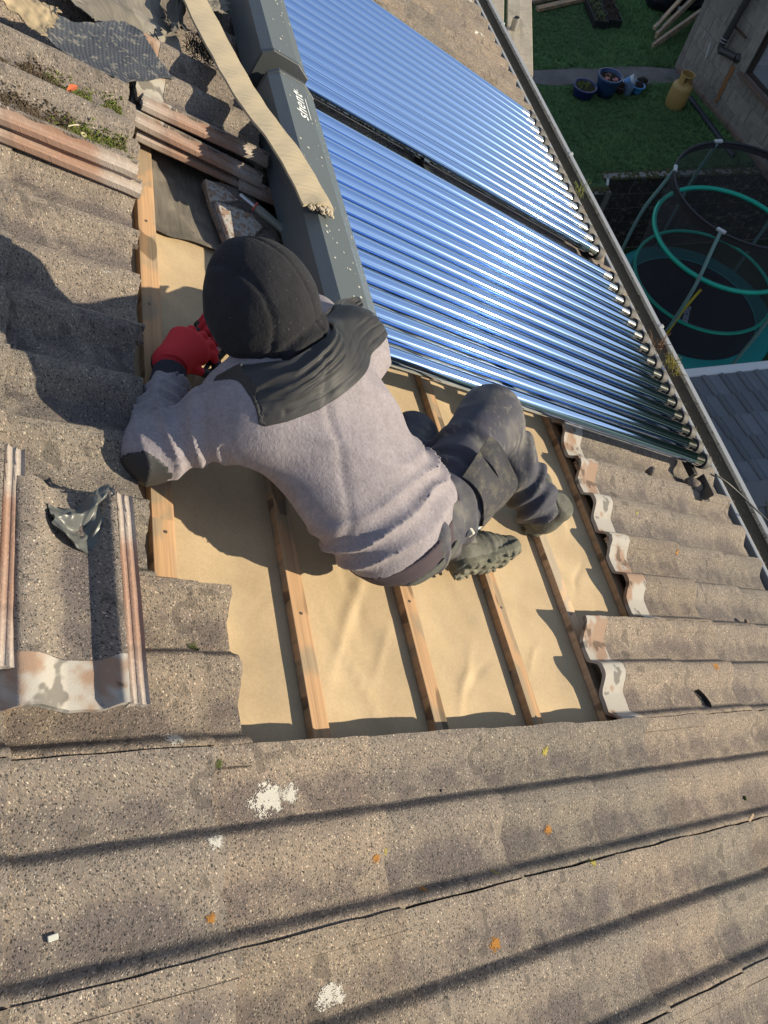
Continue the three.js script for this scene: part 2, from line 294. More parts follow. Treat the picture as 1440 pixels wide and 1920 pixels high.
// white, orange and yellow lichen crusts, small mortar bits
const crustA = [1, 2, 3, 4].map(sd => makeTex(192, 192, (i, j) => { const x = i / 96 - 1, y = j / 96 - 1, r = Math.hypot(x, y); return sstep(0.49, 0.54, 0.6 * fbm(i / 24, j / 24, sd * 9, 4) + 0.5 * fbm(i / 4, j / 4, sd * 5, 2) + 0.11 - 0.42 * r * r) * (r < 0.98 ? 1 : 0); }, false));
const crustMats = new Map();
function lichen(u, v, size, key, seed) {
  const S = size * 2.6, g = sheet(18, 18, (a, b) => { const uu = u + (a - 0.5) * S * 1.15, vv = v - (b - 0.5) * S; return V(uu - u, surfTop(uu, vv) - surfTop(u, v), -(vv - v)); }, 0, [1, 1]);
  const k = key + '_' + seed % 4; if (!crustMats.has(k)) crustMats.set(k, new THREE.MeshStandardMaterial({ color: lin(...CRUST[key]), roughness: 0.95, alphaMap: crustA[seed % 4], transparent: true, bumpMap: tileBump, bumpScale: 0.0008 }));
  return onRoof(part(roof, 'lichen', g, crustMats.get(k)), u, v, surfTop(u, v) + 0.0016);
}
const CRUST = { white: [0.6, 0.57, 0.5], orange: [0.4, 0.18, 0.035], yellow: [0.38, 0.32, 0.07], moss: [0.07, 0.09, 0.02] };
function surfN(u, v) { const k = Math.ceil((u - 0.075) / GAUGE), h = HEAD(k); return TILT * (u - h); }
const surfTop = (u, v) => surfN(u, v) + tileH(((v % TW) + TW) % TW);
[[0.185, -0.095, 0.028, 'white'], [0.235, -0.088, 0.016, 'white'], [0.25, -0.43, 0.022, 'white'], [0.05, -0.16, 0.011, 'white'], [0.0, 0.02, 0.013, 'white'], [0.045, -0.27, 0.007, 'orange'], [0.4, -0.23, 0.007, 'orange'], [0.5, -0.3, 0.006, 'orange'], [0.66, -0.43, 0.012, 'orange'], [0.7, -0.3, 0.006, 'yellow'], [0.43, -0.22, 0.006, 'yellow'], [1.0, -0.33, 0.008, 'yellow'], [0.93, -0.24, 0.01, 'orange'], [1.0, -0.06, 0.009, 'yellow'], [-0.06, 1.14, 0.012, 'white'], [-0.1, 1.0, 0.006, 'orange'], [2.1, 0.62, 0.007, 'orange'], [1.95, 0.78, 0.005, 'yellow'], [2.0, 0.16, 0.012, 'orange'], [2.6, 4.6, 0.05, 'white'], [2.4, 4.9, 0.04, 'white'], [2.7, 5.1, 0.05, 'white'], [0.08, -0.03, 0.008, 'moss'], [0.07, 0.2, 0.01, 'moss']].forEach(([u, v, s, k], i) => lichen(u, v, s * 1.1, k, i));

// gutter and fascia along the eave
{
  const L = 9.2, sh = new THREE.Shape(); const R = 0.058, r = 0.053;
  sh.absarc(0, 0, R, Math.PI, 2 * Math.PI, false); sh.lineTo(R + 0.016, -0.006); sh.lineTo(R + 0.018, 0.006); sh.lineTo(R + 0.012, 0.014); sh.lineTo(r - 0.006, 0.014); sh.lineTo(r - 0.006, 0.004); sh.absarc(0, 0, r, 0, Math.PI, true); sh.lineTo(-R, 0);
  const g = new THREE.ExtrudeGeometry(sh, { depth: L, bevelEnabled: false, curveSegments: 20 }).translate(0, 0, -L / 2);
  const gm = mat([0.5, 0.5, 0.49], 0.5, { bumpMap: noiseBump, bumpScale: 0.0008 });
  const p = RP(3.178, 0, -0.045), o = part(roof, 'gutter', g, gm); o.position.set(p.x, p.y, -2.6);
  for (let i = 0; i < 6; i++) { const b = part(o, 'gutter_clip', bx(0.03, 0.03, 0.022, 0.066, 0.002, -4.3 + i * 1.55, 0.003), gm); }
  const f = part(roof, 'fascia_board', bx(0.02, 0.2, L, p.x - 0.075, p.y - 0.06, -2.6), mat([0.5, 0.5, 0.48], 0.5));
  part(roof, 'house_wall', new THREE.BoxGeometry(0.25, 3.7, L).translate(p.x - 0.45, p.y - 2.05, -2.6), mat([0.4, 0.38, 0.34], 0.9));
  // silt and moss lying in the gutter
  const r_ = rng(5), gs = []; for (let i = 0; i < 5000; i++) { const z = -7 + 9 * r_(), w = 0.002 + 0.006 * r_() * r_(), x = (r_() - 0.5) * 0.09; const g2 = new THREE.TetrahedronGeometry(w, 0).rotateY(r_() * 6).rotateX(r_() * 6).scale(1, 0.7, 1.5).translate(p.x + x, p.y - Math.sqrt(Math.max(0, r * r - x * x)) + 0.034 + 0.014 * r_(), z); gs.push(g2); }
  const s = part(roof, 'gutter_silt', merge(gs), mat([0.11, 0.09, 0.062], 1)); s.userData.kind = 'stuff';
  part(roof, 'silt_bed', new THREE.BoxGeometry(0.098, 0.012, L - 0.3).translate(p.x, p.y - 0.021, -2.6), mat([0.09, 0.075, 0.052], 1));
}
// thin cable leaving the gutter
single('cable', tube([[2.78, 1.1, 0.06], [2.95, 1.09, 0.035], [3.1, 1.0, 0.03], [3.24, 0.87, 0.03], [3.285, 0.6, 0.012], [3.29, 0.2, -0.002]].map(q => RP(...q)), 0.0045, 60, 6), mat([0.03, 0.03, 0.03], 0.5), 'thin black cable lying over the gutter below the tube end', 'cable');

// ---------- evacuated-tube solar collectors ----------
const tubeGeo = new THREE.CylinderGeometry(0.028, 0.028, 1.86, 28, 1, true).rotateZ(Math.PI / 2).translate(0.93, 0, 0);
const tubeMat = new THREE.MeshPhysicalMaterial({ color: lin(0.4, 0.6, 0.96), metalness: 1, roughness: 0.065, clearcoat: 1, clearcoatRoughness: 0.02, ior: 1.5 });
const tipMat = new THREE.MeshPhysicalMaterial({ color: lin(0.8, 0.8, 0.8), metalness: 1, roughness: 0.12 });
const rubber = mat([0.085, 0.08, 0.075], 0.7), rubberRim = mat([0.02, 0.02, 0.02], 0.6), frameMat = mat([0.018, 0.018, 0.018], 0.55), mossy = mat([0.14, 0.11, 0.045], 1, { bumpMap: noiseBump, bumpScale: 0.003 });
const manMat = new THREE.MeshPhysicalMaterial({ color: lin(0.1, 0.117, 0.122), roughness: 0.42, bumpMap: noiseBump, bumpScale: 0.0004 });
const capLathe = new THREE.LatheGeometry([[0.0, 0.052], [0.022, 0.05], [0.033, 0.038], [0.0355, 0.02], [0.0355, 0.0], [0.031, -0.004]].map(q => new THREE.Vector2(...q)), 24).rotateZ(-Math.PI / 2);
const rimGeo = new THREE.TorusGeometry(0.032, 0.0035, 8, 28).rotateY(Math.PI / 2);
const tipGeo = new THREE.CylinderGeometry(0.0283, 0.0283, 0.075, 28, 1, true).rotateZ(Math.PI / 2);
function collector(label, v0, v1, vm0, vm1, logo) {
  const c = thing('solar_collector', label, 'solar panel', 'solar collectors on the roof'); onRoof(c, 0.6, (v0 + v1) / 2, 0);
  const vc = (v0 + v1) / 2, N = 15, H = 0.125;
  for (let i = 0; i < N; i++) {
    const v = v0 + (v1 - v0) * i / (N - 1), t = part(c, 'glass_tube', tubeGeo, tubeMat); t.position.set(0.06, H, -(v - vc)); t.rotation.x = i * 1.3;
    t.rotation.z = (R0() - 0.5) * 0.003;
    part(t, 'silvered_tip', tipGeo, tipMat).position.x = 1.86 - 0.045;
    part(t, 'rubber_cap', capLathe, rubber).position.x = 1.86 - 0.008; part(t, 'cap_rim', rimGeo, rubberRim).position.x = 1.86 - 0.012;
  }
  for (const [x, h] of [[0.75, 0.03], [1.9, 0.03]]) part(c, 'cross_rail', bx(0.035, 0.03, v1 - v0 + 0.1, x, 0.075, 0, 0.003), frameMat);
  for (const v of logo ? [v1 + 0.05] : [v0 - 0.062, v1 + 0.05]) { const s = part(c, 'side_rail', bx(1.95, 0.035, 0.03, 0.98, 0.065, -(v - vc), 0.003), frameMat); }
  part(c, 'foot_bracket', merge([bx(0.05, 0.006, 0.11, 1.97, 0.052, -(v0 - 0.1 - vc), 0.002), bx(0.006, 0.05, 0.11, 1.95, 0.075, -(v0 - 0.1 - vc), 0.002)]), mat([0.12, 0.12, 0.12], 0.4, { metalness: 0.8 }));
  // header box: dark sides, chamfers, gently falling top
  const sh = new THREE.Shape(); [[-0.092, 0.05], [-0.092, 0.165], [-0.062, 0.19], [0.035, 0.19], [0.09, 0.163], [0.09, 0.05]].forEach((q, i) => i ? sh.lineTo(...q) : sh.moveTo(...q)); sh.closePath();
  const L = vm1 - vm0, g = new THREE.ExtrudeGeometry(sh, { depth: L, bevelEnabled: true, bevelSize: 0.003, bevelThickness: 0.003, bevelSegments: 2 }).translate(0, 0, -(vm1 - vc));
  const m = part(c, 'header_box', boxUV(g, 4), manMat);
  const cap = s => { const k = new THREE.Shape(); [[-0.094, 0.045], [-0.094, 0.168], [-0.064, 0.194], [0.037, 0.194], [0.093, 0.166], [0.093, 0.045]].forEach((q, i) => i ? k.lineTo(...q) : k.moveTo(...q)); k.closePath(); return new THREE.ExtrudeGeometry(k, { depth: 0.014, bevelEnabled: true, bevelSize: 0.002, bevelThickness: 0.002, bevelSegments: 1 }).translate(0, 0, s); };
  for (const v of [vm0 - 0.001, vm1 + 0.015]) part(m, 'end_cap', cap(-(v - vc)), mat([0.06, 0.066, 0.07], 0.45));
  // bird droppings and paint flecks spattered on the box
  const r = rng(Math.floor(v0 * 100)), gs = []; for (let i = 0; i < 46; i++) { const s = 0.0016 + 0.0042 * r() * r(), x = -0.055 + 0.138 * r(), z = -(vm0 + L * r() - vc), y = x < 0.036 ? 0.1936 : 0.1936 - (x - 0.036) * 0.49; const q = new THREE.CircleGeometry(s, 8).rotateX(-Math.PI / 2).scale(1, 1, 0.7 + r()); if (x > 0.036) q.rotateZ(-0.456); gs.push(q.translate(x, y + 0.0006, z)); }
  part(m, 'flecks', merge(gs), mat([0.5, 0.5, 0.44], 0.9)).userData.kind = 'stuff';
  if (logo) {
    const cv = document.createElement('canvas'); cv.width = 512; cv.height = 192; const x = cv.getContext('2d'); x.fillStyle = '#000'; x.fillRect(0, 0, 512, 192); x.fillStyle = '#fff'; x.font = 'italic bold 150px sans-serif'; x.textBaseline = 'middle'; x.fillText('shent', 14, 88); x.font = 'bold 90px sans-serif'; x.fillText('v.', 410, 70); x.fillRect(60, 168, 330, 8);
    const a = new THREE.CanvasTexture(cv); const lg = new THREE.PlaneGeometry(0.18, 0.067).rotateX(-Math.PI / 2).rotateY(Math.PI / 2);
    const lo_ = part(m, 'lettering', lg, new THREE.MeshStandardMaterial({ color: lin(0.7, 0.72, 0.7), roughness: 0.6, alphaMap: a, transparent: true })); lo_.position.set(-0.005, 0.1942, -(vm1 - 0.135 - vc));
  }
  return c;
}
const colA = collector('lower bank of chrome-like glass solar tubes beside the kneeling roofer', 1.08, 2.19, 1.02, 2.215, true);
const colB = collector('further bank of blue glass solar tubes past the mossy black rail', 2.385, 3.51, 2.35, 3.57, false);
part(colB, 'moss_strip', (() => { const r = rng(3), gs = []; for (let i = 0; i < 420; i++) { const x = 0.12 + 1.8 * r(); gs.push(new THREE.IcosahedronGeometry(0.003 + 0.005 * r(), 0).translate(x, 0.085 + 0.003 * r(), 0.6245 + (r() - 0.5) * 0.018)); } return merge(gs); })(), mossy);
// pipe union between the two header boxes
single('pipe_union', merge([bar(RP(0.6, 2.2, 0.12), RP(0.6, 2.36, 0.12), 0.03, 14), bar(RP(0.6, 2.262, 0.12), RP(0.6, 2.30, 0.12), 0.043, 6)]), mat([0.1, 0.085, 0.06], 0.6), 'lagged pipe joint in the gap between the two dark header boxes', 'pipe');

// ---------- loose tiles ----------
const looseBody = tileGeo(41, 0.085, TL, { s0: 11, tilt: 0 }), looseHead = tileGeo(41, 0, 0.085, { s0: 11, tilt: 0, nx: 4 }), looseLock = tileGeo(43, 0, TL, { s1: 11, tilt: 0 });
const sideGeo = (() => { const g = sheet(24, 3, (a, b) => V(TL * a, 0.019 - 0.0205 * b + 0.001 * noise3(a * 60, b * 6, 2), -TW - 0.0012 - 0.001 * noise3(a * 90, b * 9, 4)), 0); g.scale(1, 1, 1); return g; })();
function looseTile(label, group) {
  const t = thing('loose_tile', label, 'roof tile', group);
  part(t, 'tile_body', looseBody, tileMats[1]); part(t, 'covered_head', looseHead, cleanMat); part(t, 'side_lock', looseLock, edgeMat);
  return t;
}
// two tiles lying crosswise on the left of the patch (length along the eave)
onRoof(looseTile('loose tile lying crosswise with white head and a scrap of rubber on it'), -0.095, 0.068, 0.066, Math.PI / 2);
onRoof(looseTile('loose tile whose ribbed side edge leans against the crosswise tile'), -0.305, 0.13, 0.075, Math.PI / 2 - 0.03);
// mossy stack and the bare stack along the upper edge of the patch: ribbed edges face down the picture
const mossTile = (label, g, u, v, n, yaw) => onRoof(looseTile(label, g), u, v, n, yaw, 0.0, 0.0);
mossTile('lower loose tile of the mossy stack above the batten end', null, -0.375, 1.475, 0.052, -0.012);
mossTile('mossy loose tile on top of the stack above the batten end', null, -0.395, 1.49, 0.083, 0.02);
mossTile('lowest loose tile of the stack that bridges the stripped patch', null, 0.075, 1.80, 0.0, -0.03);
mossTile('middle loose tile of the stack that bridges the stripped patch', null, 0.055, 1.81, 0.033, -0.05);
mossTile('top loose tile of the stack that bridges the stripped patch', null, 0.068, 1.845, 0.068, 0.03);
mossTile('dark loose tile wedged under the header box behind the trowel', null, 0.40, 1.76, 0.012, 0.0);

// ---------- the roofer ----------
// smooth-joined distance fields meshed with surface nets; coordinates are roof metres [u, n, -v]
const J = (u, v, n) => [u, n, -v];
const sub = (a, b) => [a[0] - b[0], a[1] - b[1], a[2] - b[2]], dot3 = (a, b) => a[0] * b[0] + a[1] * b[1] + a[2] * b[2], len3 = a => Math.hypot(a[0], a[1], a[2]);
const nrm = a => { const l = len3(a); return [a[0] / l, a[1] / l, a[2] / l]; }, add3 = (a, b, k = 1) => [a[0] + b[0] * k, a[1] + b[1] * k, a[2] + b[2] * k];
const cross3 = (a, b) => [a[1] * b[2] - a[2] * b[1], a[2] * b[0] - a[0] * b[2], a[0] * b[1] - a[1] * b[0]];
function cap(a, b, ra, rb) { const ab = sub(b, a), L = dot3(ab, ab); return p => { const x = p[0] - a[0], y = p[1] - a[1], z = p[2] - a[2]; const h = clamp((x * ab[0] + y * ab[1] + z * ab[2]) / L); return Math.hypot(x - ab[0] * h, y - ab[1] * h, z - ab[2] * h) - (ra + (rb - ra) * h); }; }
function ell(c, r, X = [1, 0, 0], Y = [0, 1, 0]) { const Z = cross3(X, Y); return p => { const q = sub(p, c), x = dot3(q, X), y = dot3(q, Y), z = dot3(q, Z); const k0 = Math.hypot(x / r[0], y / r[1], z / r[2]), k1 = Math.hypot(x / r[0] ** 2, y / r[1] ** 2, z / r[2] ** 2); return k1 < 1e-9 ? -Math.min(...r) : k0 * (k0 - 1) / k1; }; }
function rbox(c, h, r, X = [1, 0, 0], Y = [0, 1, 0]) { const Z = cross3(X, Y); return p => { const q = sub(p, c); const x = Math.abs(dot3(q, X)) - h[0] + r, y = Math.abs(dot3(q, Y)) - h[1] + r, z = Math.abs(dot3(q, Z)) - h[2] + r; return Math.hypot(Math.max(x, 0), Math.max(y, 0), Math.max(z, 0)) + Math.min(Math.max(x, y, z), 0) - r; }; }
const smin = (a, b, k) => { const h = Math.max(k - Math.abs(a - b), 0) / k; return Math.min(a, b) - h * h * k * 0.25; };
const uni = (k, ...f) => p => { let d = f[0](p); for (let i = 1; i < f.length; i++) d = smin(d, f[i](p), k); return d; };
function netMesh(f, lo, hi, c, base, uvS = 1) {
  const n = [0, 1, 2].map(k => Math.ceil((hi[k] - lo[k]) / c) + 1), [nx, ny, nz] = n, F = new Float32Array(nx * ny * nz);
  const B = 5, lim = c * B * 0.5 * 1.732 * 1.25 + 0.022;      // blocks far from the surface keep one value
  for (let K_ = 0; K_ < nz; K_ += B) for (let J_ = 0; J_ < ny; J_ += B) for (let I_ = 0; I_ < nx; I_ += B) {
    const m = f([lo[0] + (I_ + (B - 1) / 2) * c, lo[1] + (J_ + (B - 1) / 2) * c, lo[2] + (K_ + (B - 1) / 2) * c]), far = Math.abs(m) > lim;
    for (let k = K_; k < Math.min(K_ + B, nz); k++) for (let j = J_; j < Math.min(J_ + B, ny); j++) for (let i = I_; i < Math.min(I_ + B, nx); i++) F[i + j * nx + k * nx * ny] = far ? m : f([lo[0] + i * c, lo[1] + j * c, lo[2] + k * c]);
  }
  const id = new Int32Array(nx * ny * nz).fill(-1), P = [], I = [], st = [1, nx, nx * ny];
  const C = []; for (let q = 0; q < 8; q++) C.push([q & 1, q >> 1 & 1, q >> 2 & 1]);
  const E = []; for (let a = 0; a < 8; a++) for (let b = a + 1; b < 8; b++) { const d = a ^ b; if (d === 1 || d === 2 || d === 4) E.push([a, b]); }
  for (let k = 0; k < nz - 1; k++) for (let j = 0; j < ny - 1; j++) for (let i = 0; i < nx - 1; i++) {
    const b = i + j * nx + k * nx * ny; let m = 0; const v = [];
    for (let q = 0; q < 8; q++) { const w = F[b + C[q][0] + C[q][1] * nx + C[q][2] * nx * ny]; v.push(w); if (w < 0) m |= 1 << q; }
    if (m === 0 || m === 255) continue;
    let x = 0, y = 0, z = 0, s = 0;
    for (const [a, e] of E) if ((v[a] < 0) !== (v[e] < 0)) { const t = v[a] / (v[a] - v[e]); x += C[a][0] + (C[e][0] - C[a][0]) * t; y += C[a][1] + (C[e][1] - C[a][1]) * t; z += C[a][2] + (C[e][2] - C[a][2]) * t; s++; }
    id[b] = P.length / 3; P.push(lo[0] + (i + x / s) * c - base[0], lo[1] + (j + y / s) * c - base[1], lo[2] + (k + z / s) * c - base[2]);
  }
  for (let k = 1; k < nz - 1; k++) for (let j = 1; j < ny - 1; j++) for (let i = 1; i < nx - 1; i++) {
    const b = i + j * nx + k * nx * ny;
    for (let a = 0; a < 3; a++) {
      if ((F[b] < 0) === (F[b + st[a]] < 0)) continue;
      const s1 = st[(a + 1) % 3], s2 = st[(a + 2) % 3], q = [id[b - s1 - s2], id[b - s2], id[b], id[b - s1]];
      if (q.some(t => t < 0)) continue;
      if (F[b] < 0) I.push(q[0], q[1], q[2], q[0], q[2], q[3]); else I.push(q[0], q[2], q[1], q[0], q[3], q[2]);
    }
  }
  const g = new THREE.BufferGeometry(); g.setAttribute('position', new THREE.Float32BufferAttribute(P, 3));
  const uv = new Float32Array(P.length / 3 * 2); for (let i = 0; i < P.length / 3; i++) { uv[2 * i] = (P[3 * i] + 0.45 * P[3 * i + 1]) * uvS; uv[2 * i + 1] = (P[3 * i + 2] - 0.45 * P[3 * i + 1]) * uvS; }
  g.setAttribute('uv', new THREE.BufferAttribute(uv, 2)); g.setIndex(I); g.computeVertexNormals(); return g;
}
const base = J(0.75, 0.55, -0.045);
const fleeceB = makeTex(512, 512, (i, j) => 0.6 * fbm(i / 9, j / 9, 2, 3) + 0.4 * hash3(i, j, 4), false);
const fleeceC = makeTex(512, 512, (i, j) => { const a = 0.8 + 0.25 * fbm(i / 40, j / 40, 7, 3) + 0.3 * (fbm(i / 7, j / 7, 2, 2) - 0.5); return [0.29 * a, 0.258 * a, 0.274 * a]; });
const fleece = new THREE.MeshPhysicalMaterial({ map: texClone(fleeceC, 3.2, 3.2), bumpMap: texClone(fleeceB, 3.2, 3.2), bumpScale: 0.0014, roughness: 1, sheen: 0.3, sheenRoughness: 0.7, sheenColor: lin(0.5, 0.46, 0.52) });
const clothB = makeTex(256, 256, (i, j) => 0.5 + 0.3 * Math.sin(i * 1.57) * Math.sin(j * 1.57) + 0.3 * (fbm(i / 20, j / 20, 5, 3) - 0.5), false);
const nylon = new THREE.MeshPhysicalMaterial({ color: lin(0.03, 0.03, 0.032), bumpMap: texClone(clothB, 5, 5), bumpScale: 0.0006, roughness: 0.62 });
const hoodC = makeTex(512, 512, (i, j) => { const a = 0.55 + 0.9 * fbm(i / 36, j / 36, 17, 4) + 0.5 * (fbm(i / 5, j / 5, 3, 2) - 0.5), l = hash3(i >> 1, j >> 1, 9) > 0.9994 ? 0.25 : 0; return [0.0125 * a + l, 0.0125 * a + l, 0.0155 * a + l]; });
const hoodMat = new THREE.MeshPhysicalMaterial({ map: texClone(hoodC, 3.5, 3.5), bumpMap: texClone(fleeceB, 4, 4), bumpScale: 0.0016, roughness: 0.95, sheen: 0.15, sheenRoughness: 0.5, sheenColor: lin(0.3, 0.3, 0.34) });
const trouserC = makeTex(512, 512, (i, j) => { const d = sstep(0.42, 0.85, fbm(i / 90, j / 90, 3, 5)), e = sstep(0.54, 0.74, fbm(i / 12, j / 30, 9, 5)) * sstep(0.45, 0.6, fbm(i / 60, j / 60, 13, 2)), a = 0.8 + 0.4 * fbm(i / 30, j / 30, 21, 3); const c = [0.05 * a, 0.05 * a, 0.068 * a]; return c.map((q, k) => q + ([0.25, 0.23, 0.18][k] - q) * (0.42 * d + 0.3 * e)); });
const trouser = new THREE.MeshStandardMaterial({ map: texClone(trouserC, 2.4, 2.4), bumpMap: texClone(clothB, 6, 6), bumpScale: 0.0005, roughness: 0.82 });
const bootC = makeTex(256, 256, (i, j) => { const d = fbm(i / 30, j / 30, 3, 4), a = 0.6 + 0.8 * d; return [0.1 * a, 0.098 * a, 0.078 * a]; });
const bootMat = new THREE.MeshStandardMaterial({ map: texClone(bootC, 4, 4), bumpMap: texClone(noiseBump, 8, 8), bumpScale: 0.001, roughness: 0.8 }), soleMat = new THREE.MeshStandardMaterial({ map: texClone(bootC, 6, 6), color: lin(1.25, 1.25, 1.15), roughness: 0.9 });

const K = {
  head: J(0.112, 0.795, 0.385), neck: J(0.225, 0.685, 0.335), shL: J(0.158, 0.645, 0.245), shR: J(0.418, 0.858, 0.285), chest: J(0.308, 0.655, 0.25), waist: J(0.44, 0.535, 0.205), hip: J(0.585, 0.468, 0.155),
  elL: J(0.012, 0.628, 0.058), wrL: J(0.075, 0.867, 0.045), elR: J(0.475, 1.11, 0.13), wrR: J(0.32, 1.06, 0.05),
  hpR: J(0.70, 0.525, 0.145), knR: J(0.962, 0.84, 0.235), anR: J(1.262, 0.658, 0.08), hpL: J(0.57, 0.52, 0.12), knL: J(0.835, 0.87, 0.035), anL: J(0.90, 0.50, 0.03),
};
const person = new THREE.Mesh(); person.name = 'person'; scene.add(person);
tag(person, 'roofer in a black hood and grey fleece kneeling over the stripped patch', 'person');
onRoof(person, base[0], -base[2], base[1]);
// body under the clothes: one continuous skin
const skin = mat([0.42, 0.25, 0.18], 0.6);
{
  const f = uni(0.05, ell(K.head, [0.075, 0.08, 0.085]), cap(K.head, K.neck, 0.055, 0.055), cap(K.neck, K.chest, 0.06, 0.11), cap(K.chest, K.waist, 0.115, 0.105), cap(K.waist, K.hip, 0.105, 0.12), cap(K.chest, K.shL, 0.08, 0.06), cap(K.chest, K.shR, 0.08, 0.06), cap(K.shL, K.elL, 0.05, 0.036), cap(K.elL, K.wrL, 0.036, 0.026), cap(K.shR, K.elR, 0.05, 0.036), cap(K.elR, K.wrR, 0.036, 0.026), cap(K.hip, K.hpR, 0.1, 0.085), cap(K.hpR, K.knR, 0.085, 0.055), cap(K.knR, K.anR, 0.055, 0.036), cap(K.hip, K.hpL, 0.1, 0.085), cap(K.hpL, K.knL, 0.08, 0.05), cap(K.knL, K.anL, 0.05, 0.036));
  person.geometry = netMesh(f, [-0.06, -0.03, -1.3], [1.36, 0.5, -0.25], 0.014, base); person.material = skin; person.castShadow = person.receiveShadow = true;
}
const spine = nrm(sub(K.neck, K.hip)), acr = nrm(sub(K.shR, K.shL));
const backUp = nrm(cross3(spine, acr)); if (backUp[1] < 0) backUp.forEach((q, i) => backUp[i] = -q);
// along an axis: t metres from a toward b
const along = (p, a, d) => dot3(sub(p, a), d);
const torsoF = uni(0.09, ell(add3(K.chest, spine, 0.02), [0.185, 0.13, 0.19], acr, backUp), ell(add3(K.waist, spine, 0.02), [0.168, 0.135, 0.2], acr, backUp), ell(add3(K.hip, spine, 0.035), [0.175, 0.135, 0.15], acr, backUp), cap(K.shL, K.shR, 0.085, 0.085), cap(K.neck, K.chest, 0.08, 0.11));
const dA = nrm(sub(K.elL, K.shL)), dF = nrm(sub(K.wrL, K.elL));
const armLF = uni(0.045, cap(K.shL, K.elL, 0.087, 0.062), cap(K.elL, K.wrL, 0.060, 0.045)), armRF = uni(0.045, cap(K.shR, K.elR, 0.085, 0.062), cap(K.elR, K.wrR, 0.06, 0.042));
const hemAx = nrm([spine[0], spine[1] + 0.1, spine[2]]);
function jacketF(p) {
  let d = smin(smin(torsoF(p), armLF(p), 0.07), armRF(p), 0.07);
  const th = along(p, K.hip, spine), a = along(p, K.hip, acr);
  const n1 = noise3(p[0] * 9, p[1] * 9, p[2] * 9), n2 = noise3(p[0] * 5 + 3, p[1] * 5, p[2] * 5);
  // folds bunching above the hem
  const hem = Math.exp(-Math.pow((th - 0.10) / 0.065, 2));
  d += hem * 0.026 * (Math.pow(Math.abs(Math.sin(th * 58 + a * 13 + 3.2 * n1)), 0.7) - 0.62) * (0.45 + 0.9 * n2);
  // long soft folds down the back from the right shoulder
  const bk = sstep(0.1, 0.2, th) * (1 - sstep(0.34, 0.42, th));
  d += bk * 0.012 * (Math.pow(Math.abs(Math.sin((a * 0.9 + th * 0.75) * 19 + 3 * n2)), 0.8) - 0.6) * sstep(0.2, 0.6, n1);
  // upper-arm and elbow folds
  const tA = along(p, K.shL, dA), nearL = Math.exp(-Math.pow(armLF(p) / 0.03, 2));
  const ang = Math.atan2(along(p, K.shL, backUp), along(p, K.shL, spine));
  const offEl = 1 - Math.exp(-Math.pow(len3(sub(p, K.elL)) / 0.075, 4));
  d += nearL * offEl * sstep(0.05, 0.12, tA) * 0.014 * (Math.pow(Math.abs(Math.sin(tA * 52 + ang * 1.6 + 3 * n1)), 0.7) - 0.62);
  const tF = along(p, K.elL, dF);
  d += nearL * offEl * sstep(-0.05, 0.05, tF) * 0.013 * (Math.pow(Math.abs(Math.sin(tF * 80 + 2.5 * n2 + along(p, K.elL, [1, 0, 0]) * 16)), 0.7) - 0.62);
  d += 0.003 * (n1 - 0.5);
  // armhole seam of the left sleeve
  const sl = along(p, add3(K.shL, acr, 0.035), add3(add3([0, 0, 0], acr, 0.9), spine, -0.15));
  d += 0.004 * Math.exp(-Math.pow(sl / 0.006, 2)) * sstep(0.02, 0.06, along(p, K.shL, backUp));
  // sagging belly stays above the laths
  return d;
}
const cutHem = p => -(along(p, K.hip, hemAx) + 0.012), cutCuffL = p => along(p, K.wrL, dF) + 0.045, dFR = nrm(sub(K.wrR, K.elR)), cutCuffR = p => along(p, K.wrR, dFR) + 0.03;
const nearArmL = p => along(p, K.elL, [1, 0, 0]) < 0.16 && along(p, K.elL, dF) > 0.02 && armLF(p) < 0.06;
const LO = [-0.1, -0.05, -1.32], HI = [0.85, 0.5, -0.2];
const jk = p => { let d = jacketF(p); d = Math.max(d, cutHem(p)); if (nearArmL(p)) d = Math.max(d, cutCuffL(p)); return d; };
part(person, 'fleece_jacket', netMesh(jk, LO, HI, 0.0066, base), fleece);
// black shell over the shoulders: cloth laid on the back, stitched along its lower edge, bunched in folds under the hood
const yLow = [[0.107, 0.568, 0.270], [0.127, 0.545, 0.310], [0.164, 0.546, 0.340], [0.219, 0.568, 0.370], [0.318, 0.673, 0.380], [0.410, 0.784, 0.375], [0.495, 0.890, 0.350]].map(q => J(...q)), yTop = [[0.055, 0.665, 0.290], [0.065, 0.65, 0.350], [0.129, 0.647, 0.380], [0.200, 0.719, 0.390], [0.277, 0.825, 0.380], [0.379, 0.951, 0.350], [0.509, 1.065, 0.300]].map(q => J(...q));
const poly = (L, a) => { const x = clamp(a) * (L.length - 1), i = Math.min(L.length - 2, Math.floor(x)), f = x - i; return add3(L[i], sub(L[i + 1], L[i]), f); };
const foldLines = [[0.12, 0.60, 0.52, 0.96, 0.030, 0.011], [0.20, 0.48, 0.56, 0.84, 0.026, 0.010], [0.30, 0.44, 0.58, 0.70, 0.022, 0.010], [0.06, 0.76, 0.42, 1.05, 0.028, 0.012], [0.38, 0.38, 0.60, 0.52, 0.013, 0.008], [0.62, 0.95, 0.80, 0.68, 0.02, 0.013], [0.24, 0.32, 0.42, 0.39, 0.011, 0.008], [0.58, 0.28, 0.63, 1.0, -0.02, 0.011], [0.10, 0.45, 0.22, 0.62, -0.010, 0.012], [0.86, 0.35, 0.80, 0.95, 0.009, 0.012], [0.44, 0.86, 0.60, 1.0, 0.018, 0.008]];
